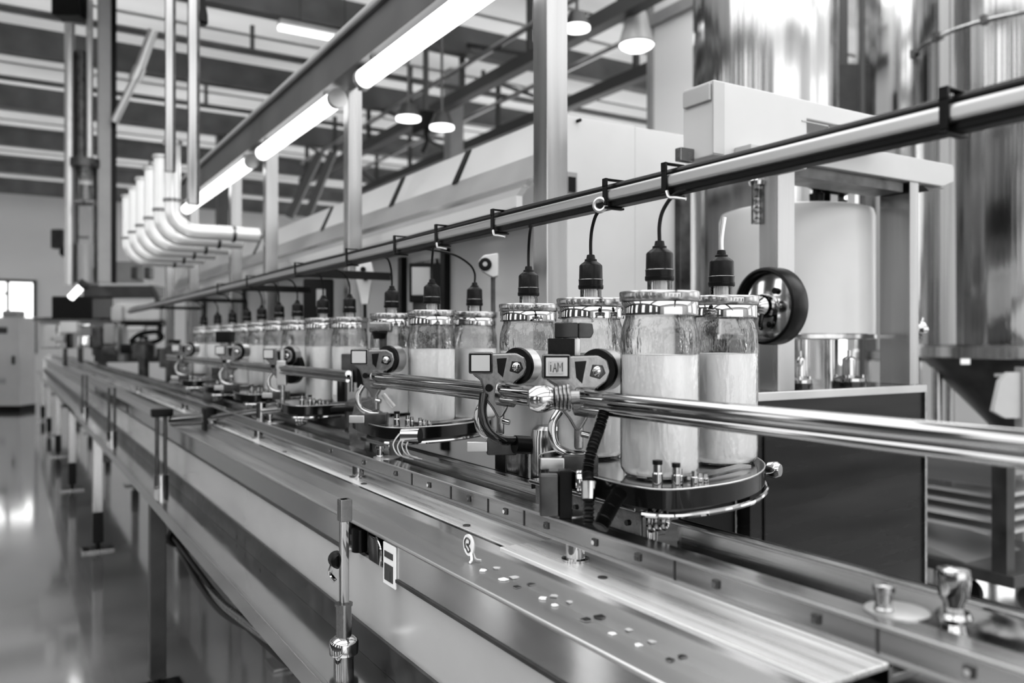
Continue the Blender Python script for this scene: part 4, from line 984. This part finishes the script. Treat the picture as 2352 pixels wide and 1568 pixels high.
# ------------------------------------------------------------------ far left filler machinery
p = at(243, 650, 7.7)
t = thing('support_column', 'tall dark edged square column rising above the far filling machine', 'column', (p.x, p.y, 1.2))
obj('front', B().box(p.x - .07, p.x + .04, p.y - .06, p.y + .06, p.z, CEIL, .004), 'grey', t)
obj('dark_edge', B().box(p.x + .04, p.x + .085, p.y - .07, p.y + .07, p.z, CEIL, .004), 'black', t)
FD = 7.5
def fb(name, x0, y0, x1, y1, depth, m, parent, D=FD, bev=.01, lb=None):
    a, b_ = at(x0, y1, D), at(x1, y0, D); w = (x1 - x0) * D / 1900; h = (y1 - y0) * D / 1900; c = (a + b_) / 2
    return obj(name, B().box(-w / 2, w / 2, 0, depth, -h / 2, h / 2, bev).rot(-YAW).move(c), m, parent, lb)
t = thing('filling_machine', 'far filling machine with clear column, black box and dark top arm', 'machine', at(240, 800, FD).xy.to_3d())
fb('black_box', 118, 680, 212, 732, .4, 'black', t); fb('top_arm', 190, 655, 352, 682, .25, 'dgrey', t); fb('arm_cover', 225, 650, 340, 657, .25, 'panel', t)
obj('clear_column', B().cyl(at(197, 650, 7.6), at(197, 385, 7.6), .09, n=28), 'clear', t)
obj('column_core', B().cyl(at(197, 650, 7.6), at(197, 560, 7.6), .07, n=20), 'white', t)
obj('column_head', B().cyl(at(195, 385, 7.6), at(195, 366, 7.6), .13, n=24), 'dsteel', t)
obj('upper_pipe', B().cyl(at(188, 366, 7.6), at(188, 120, 7.6), .055, n=18), 'dsteel', t)
obj('side_pipe', B().cyl(at(160, 655, 7.55), at(160, 55, 7.55), .045, n=14), 'alu', t)
obj('side_pipe', B().cyl(at(206, 366, 7.55), at(206, 0, 7.55), .03, n=14), 'alu', t)
obj('pipe_bracket', B().box(-.14, .12, -.1, .1, -.1, .12, .02).rot(-YAW).move(at(165, 18, 7.55)), 'black', t)
for px in (185, 208): obj('bright_bead', B().cyl(at(px - 10, 465, 7.4), at(px + 9, 465, 7.4), .03, n=14), 'chrome', t)
obj('arm_link', B().tube([at(350, 662, FD), at(362, 690, FD), at(368, 735, FD), at(366, 775, FD)], .025, n=10), 'dgrey', t)
fb('casing', 262, 692, 368, 738, .35, 'white', t, D=7.2, bev=.03); fb('casing_nose', 252, 700, 280, 740, .3, 'panel', t, D=7.15, bev=.03)
fb('casing_base', 275, 738, 370, 748, .3, 'black', t, D=7.2)
fb('leg_block', 270, 745, 285, 830, .08, 'mid', t, D=7.15)
fb('pedestal', 90, 735, 270, 800, .5, 'panel', t, D=8.2); fb('pedestal_top', 75, 728, 280, 738, .55, 'mid', t, D=8.15)
obj('hose_loop', B().tube([at(300, 785, 7.0), at(320, 768, 7.0), at(360, 762, 7.0), at(372, 775, 7.0), at(350, 786, 7.0), at(300, 787, 7.0)], .02, n=10), 'black', t)
fb('plinth', 215, 800, 380, 832, .3, 'dgrey', t, D=7.4)
for k, (x0, y0, x1, y1, m) in enumerate(((100, 745, 128, 800, 'alu'), (135, 738, 176, 765, 'white'), (150, 765, 160, 800, 'black'), (178, 770, 205, 800, 'bchrome'), (208, 750, 232, 800, 'dsteel'), (236, 742, 262, 790, 'mid'), (180, 742, 206, 752, 'bchrome'), (290, 748, 330, 760, 'white'), (232, 792, 262, 815, 'dsteel'), (275, 790, 300, 812, 'black'), (335, 790, 352, 820, 'alu'), (112, 770, 146, 786, 'grey'))):
    fb('dosing_unit', x0, y0, x1, y1, .08, m, t, D=7.0, bev=.015)
obj('hand_rail', B().cyl(at(80, 732, 8.0), at(270, 734, 7.6), .018, n=10), 'bchrome', t)
fb('upper_frame', 195, 600, 330, 655, .2, 'mid', t, D=8.3)
for px in (300, 330): fb('valve', px, 612, px + 14, 640, .1, 'dgrey', t, D=7.7)
t = thing('lamp_arm', 'short bright slanting lamp at the left end of the filler arm', 'lamp', at(172, 685, 7.25))
obj('tube', B().cyl(at(162, 684, 7.25), at(188, 657, 7.25), .030, n=16), 'lamp', t)
obj('socket', B().cyl(at(188, 657, 7.25), at(196, 650, 7.25), .05, n=16), 'dgrey', t)
# small bottles and blocks on far end of the line
for k, (px, py, D, r, h, m, lb) in enumerate(((150, 775, 9.6, .05, .2, 'black', 'dark bottle shaped valve at the far end of the line'), (185, 780, 9.2, .06, .12, 'chrome', 'bright round valve beside the dark bottle valve'),
        (235, 790, 8.0, .09, .22, 'dgrey', 'dark blurred drum below the filler arm'), (330, 800, 6.6, .08, .16, 'dsteel', 'dark blurred drum below the hose loop'), (400, 815, 5.4, .09, .16, 'dsteel', 'grey blurred drum left of the smallest jars'), (440, 840, 4.7, .07, .14, 'cast', 'shiny blurred drum nearest the clamp arm'))):
    q = at(px, py, D); q.z = max(q.z, 1.08)
    tt = thing('valve_drum', lb, 'valve', (q.x, q.y, q.z - h / 2), 'drums at the far end of the line')
    obj('body', B().lathe(q, [(r, -h / 2), (r, h * .2), (r * .5, h * .35), (r * .4, h / 2)], n=20), m, tt)
    obj('cap', B().cyl(q + Vector((0, 0, h * .5)), q + Vector((0, 0, h * .62)), r * .45, n=16), 'black', tt)
    obj('foot', B().cyl((q.x, q.y, H - .31), (q.x, q.y, q.z - h / 2), r * .5, n=12), 'dsteel', tt)
# electrical cabinets at far wall
def cabinet(px0, px1, py, D, label, m='white'):
    a, b_ = at(px0, 780, D), at(px1, 780, D); z1 = at(px0, py, D).z
    t = thing('switch_cabinet', label, 'cabinet', ((a.x + b_.x) / 2, (a.y + b_.y) / 2, 0), 'switch cabinets at the far wall')
    w = (px1 - px0) * D / 1900; c = (a + b_) / 2; c.z = 0
    obj('body', B().box(-w / 2, w / 2, 0, .5, .1, z1, .01).rot(-YAW).move(c), m, t)
    obj('plinth', B().box(-w / 2, w / 2, .02, .5, 0, .1).rot(-YAW).move(c), 'black', t)
    obj('display', B().box(-w * .3, w * .15, -.01, .005, z1 - .3, z1 - .18).rot(-YAW).move(c), 'dgrey', t)
    obj('handle', B().box(w * .3, w * .36, -.03, 0, z1 * .5, z1 * .5 + .15).rot(-YAW).move(c), 'black', t)
    obj('door_tag', B().box(-w * .1, w * .1, -.01, .002, .5, .6).rot(-YAW).move(c), 'grey', t)
cabinet(-35, 45, 728, 15.0, 'white switch cabinet at the far left edge before the window')
tag(obj('cabinet_hat', B().box(-.13, .13, 0, .3, 0, .12, .02).rot(-YAW).move(at(20, 728, 15.0)), 'mid'), 'grey unit on top of the far left switch cabinet', 'box')
cabinet(68, 118, 730, 17.5, 'pale switch cabinet behind the far end of the conveyor', 'panel')
# wall box and dark camera on wall
t = thing('wall_camera', 'dark box with round lens high on the far wall left of the pipes', 'camera', at(140, 560, 15))
obj('box', B().box(-.12, .1, -.1, .1, -.25, .1, .02).rot(-YAW).move(at(138, 540, 15)), 'dgrey', t)
obj('lens', B().cyl(at(149, 579, 14.8), at(149, 579, 15.1), .09, n=18), 'black', t)
obj('arm', B().box(0, .5, -.02, .02, -.02, .02).rot(-YAW).move(at(140, 545, 15.1)), 'truss', t)

# ------------------------------------------------------------------ light
w = bpy.data.worlds.new('daylight'); bpy.context.scene.world = w; w.use_nodes = True
nt = w.node_tree; bg = nt.nodes['Background']
tc = nt.nodes.new('ShaderNodeTexCoord'); sp = nt.nodes.new('ShaderNodeSeparateXYZ'); mr = nt.nodes.new('ShaderNodeMapRange')
mr.inputs['From Min'].default_value = -.15; mr.inputs['From Max'].default_value = .7; mr.inputs['To Min'].default_value = 1.9; mr.inputs['To Max'].default_value = 2.9
nt.links.new(tc.outputs['Generated'], sp.inputs[0]); nt.links.new(sp.outputs['Z'], mr.inputs[0]); nt.links.new(mr.outputs[0], bg.inputs['Strength'])
bg.inputs['Color'].default_value = (1, 1, 1, 1)
sc = bpy.context.scene
sc.view_settings.view_transform = 'Standard'; sc.view_settings.look = 'None'; sc.view_settings.gamma = 1; sc.view_settings.exposure = 0.50
sc.view_settings.use_curve_mapping = False
sc.cycles.use_denoising = True
sc.cycles.max_bounces = 8; sc.cycles.transparent_max_bounces = 16; sc.cycles.diffuse_bounces = 4; sc.cycles.glossy_bounces = 5
sc.cycles.sample_clamp_indirect = 8
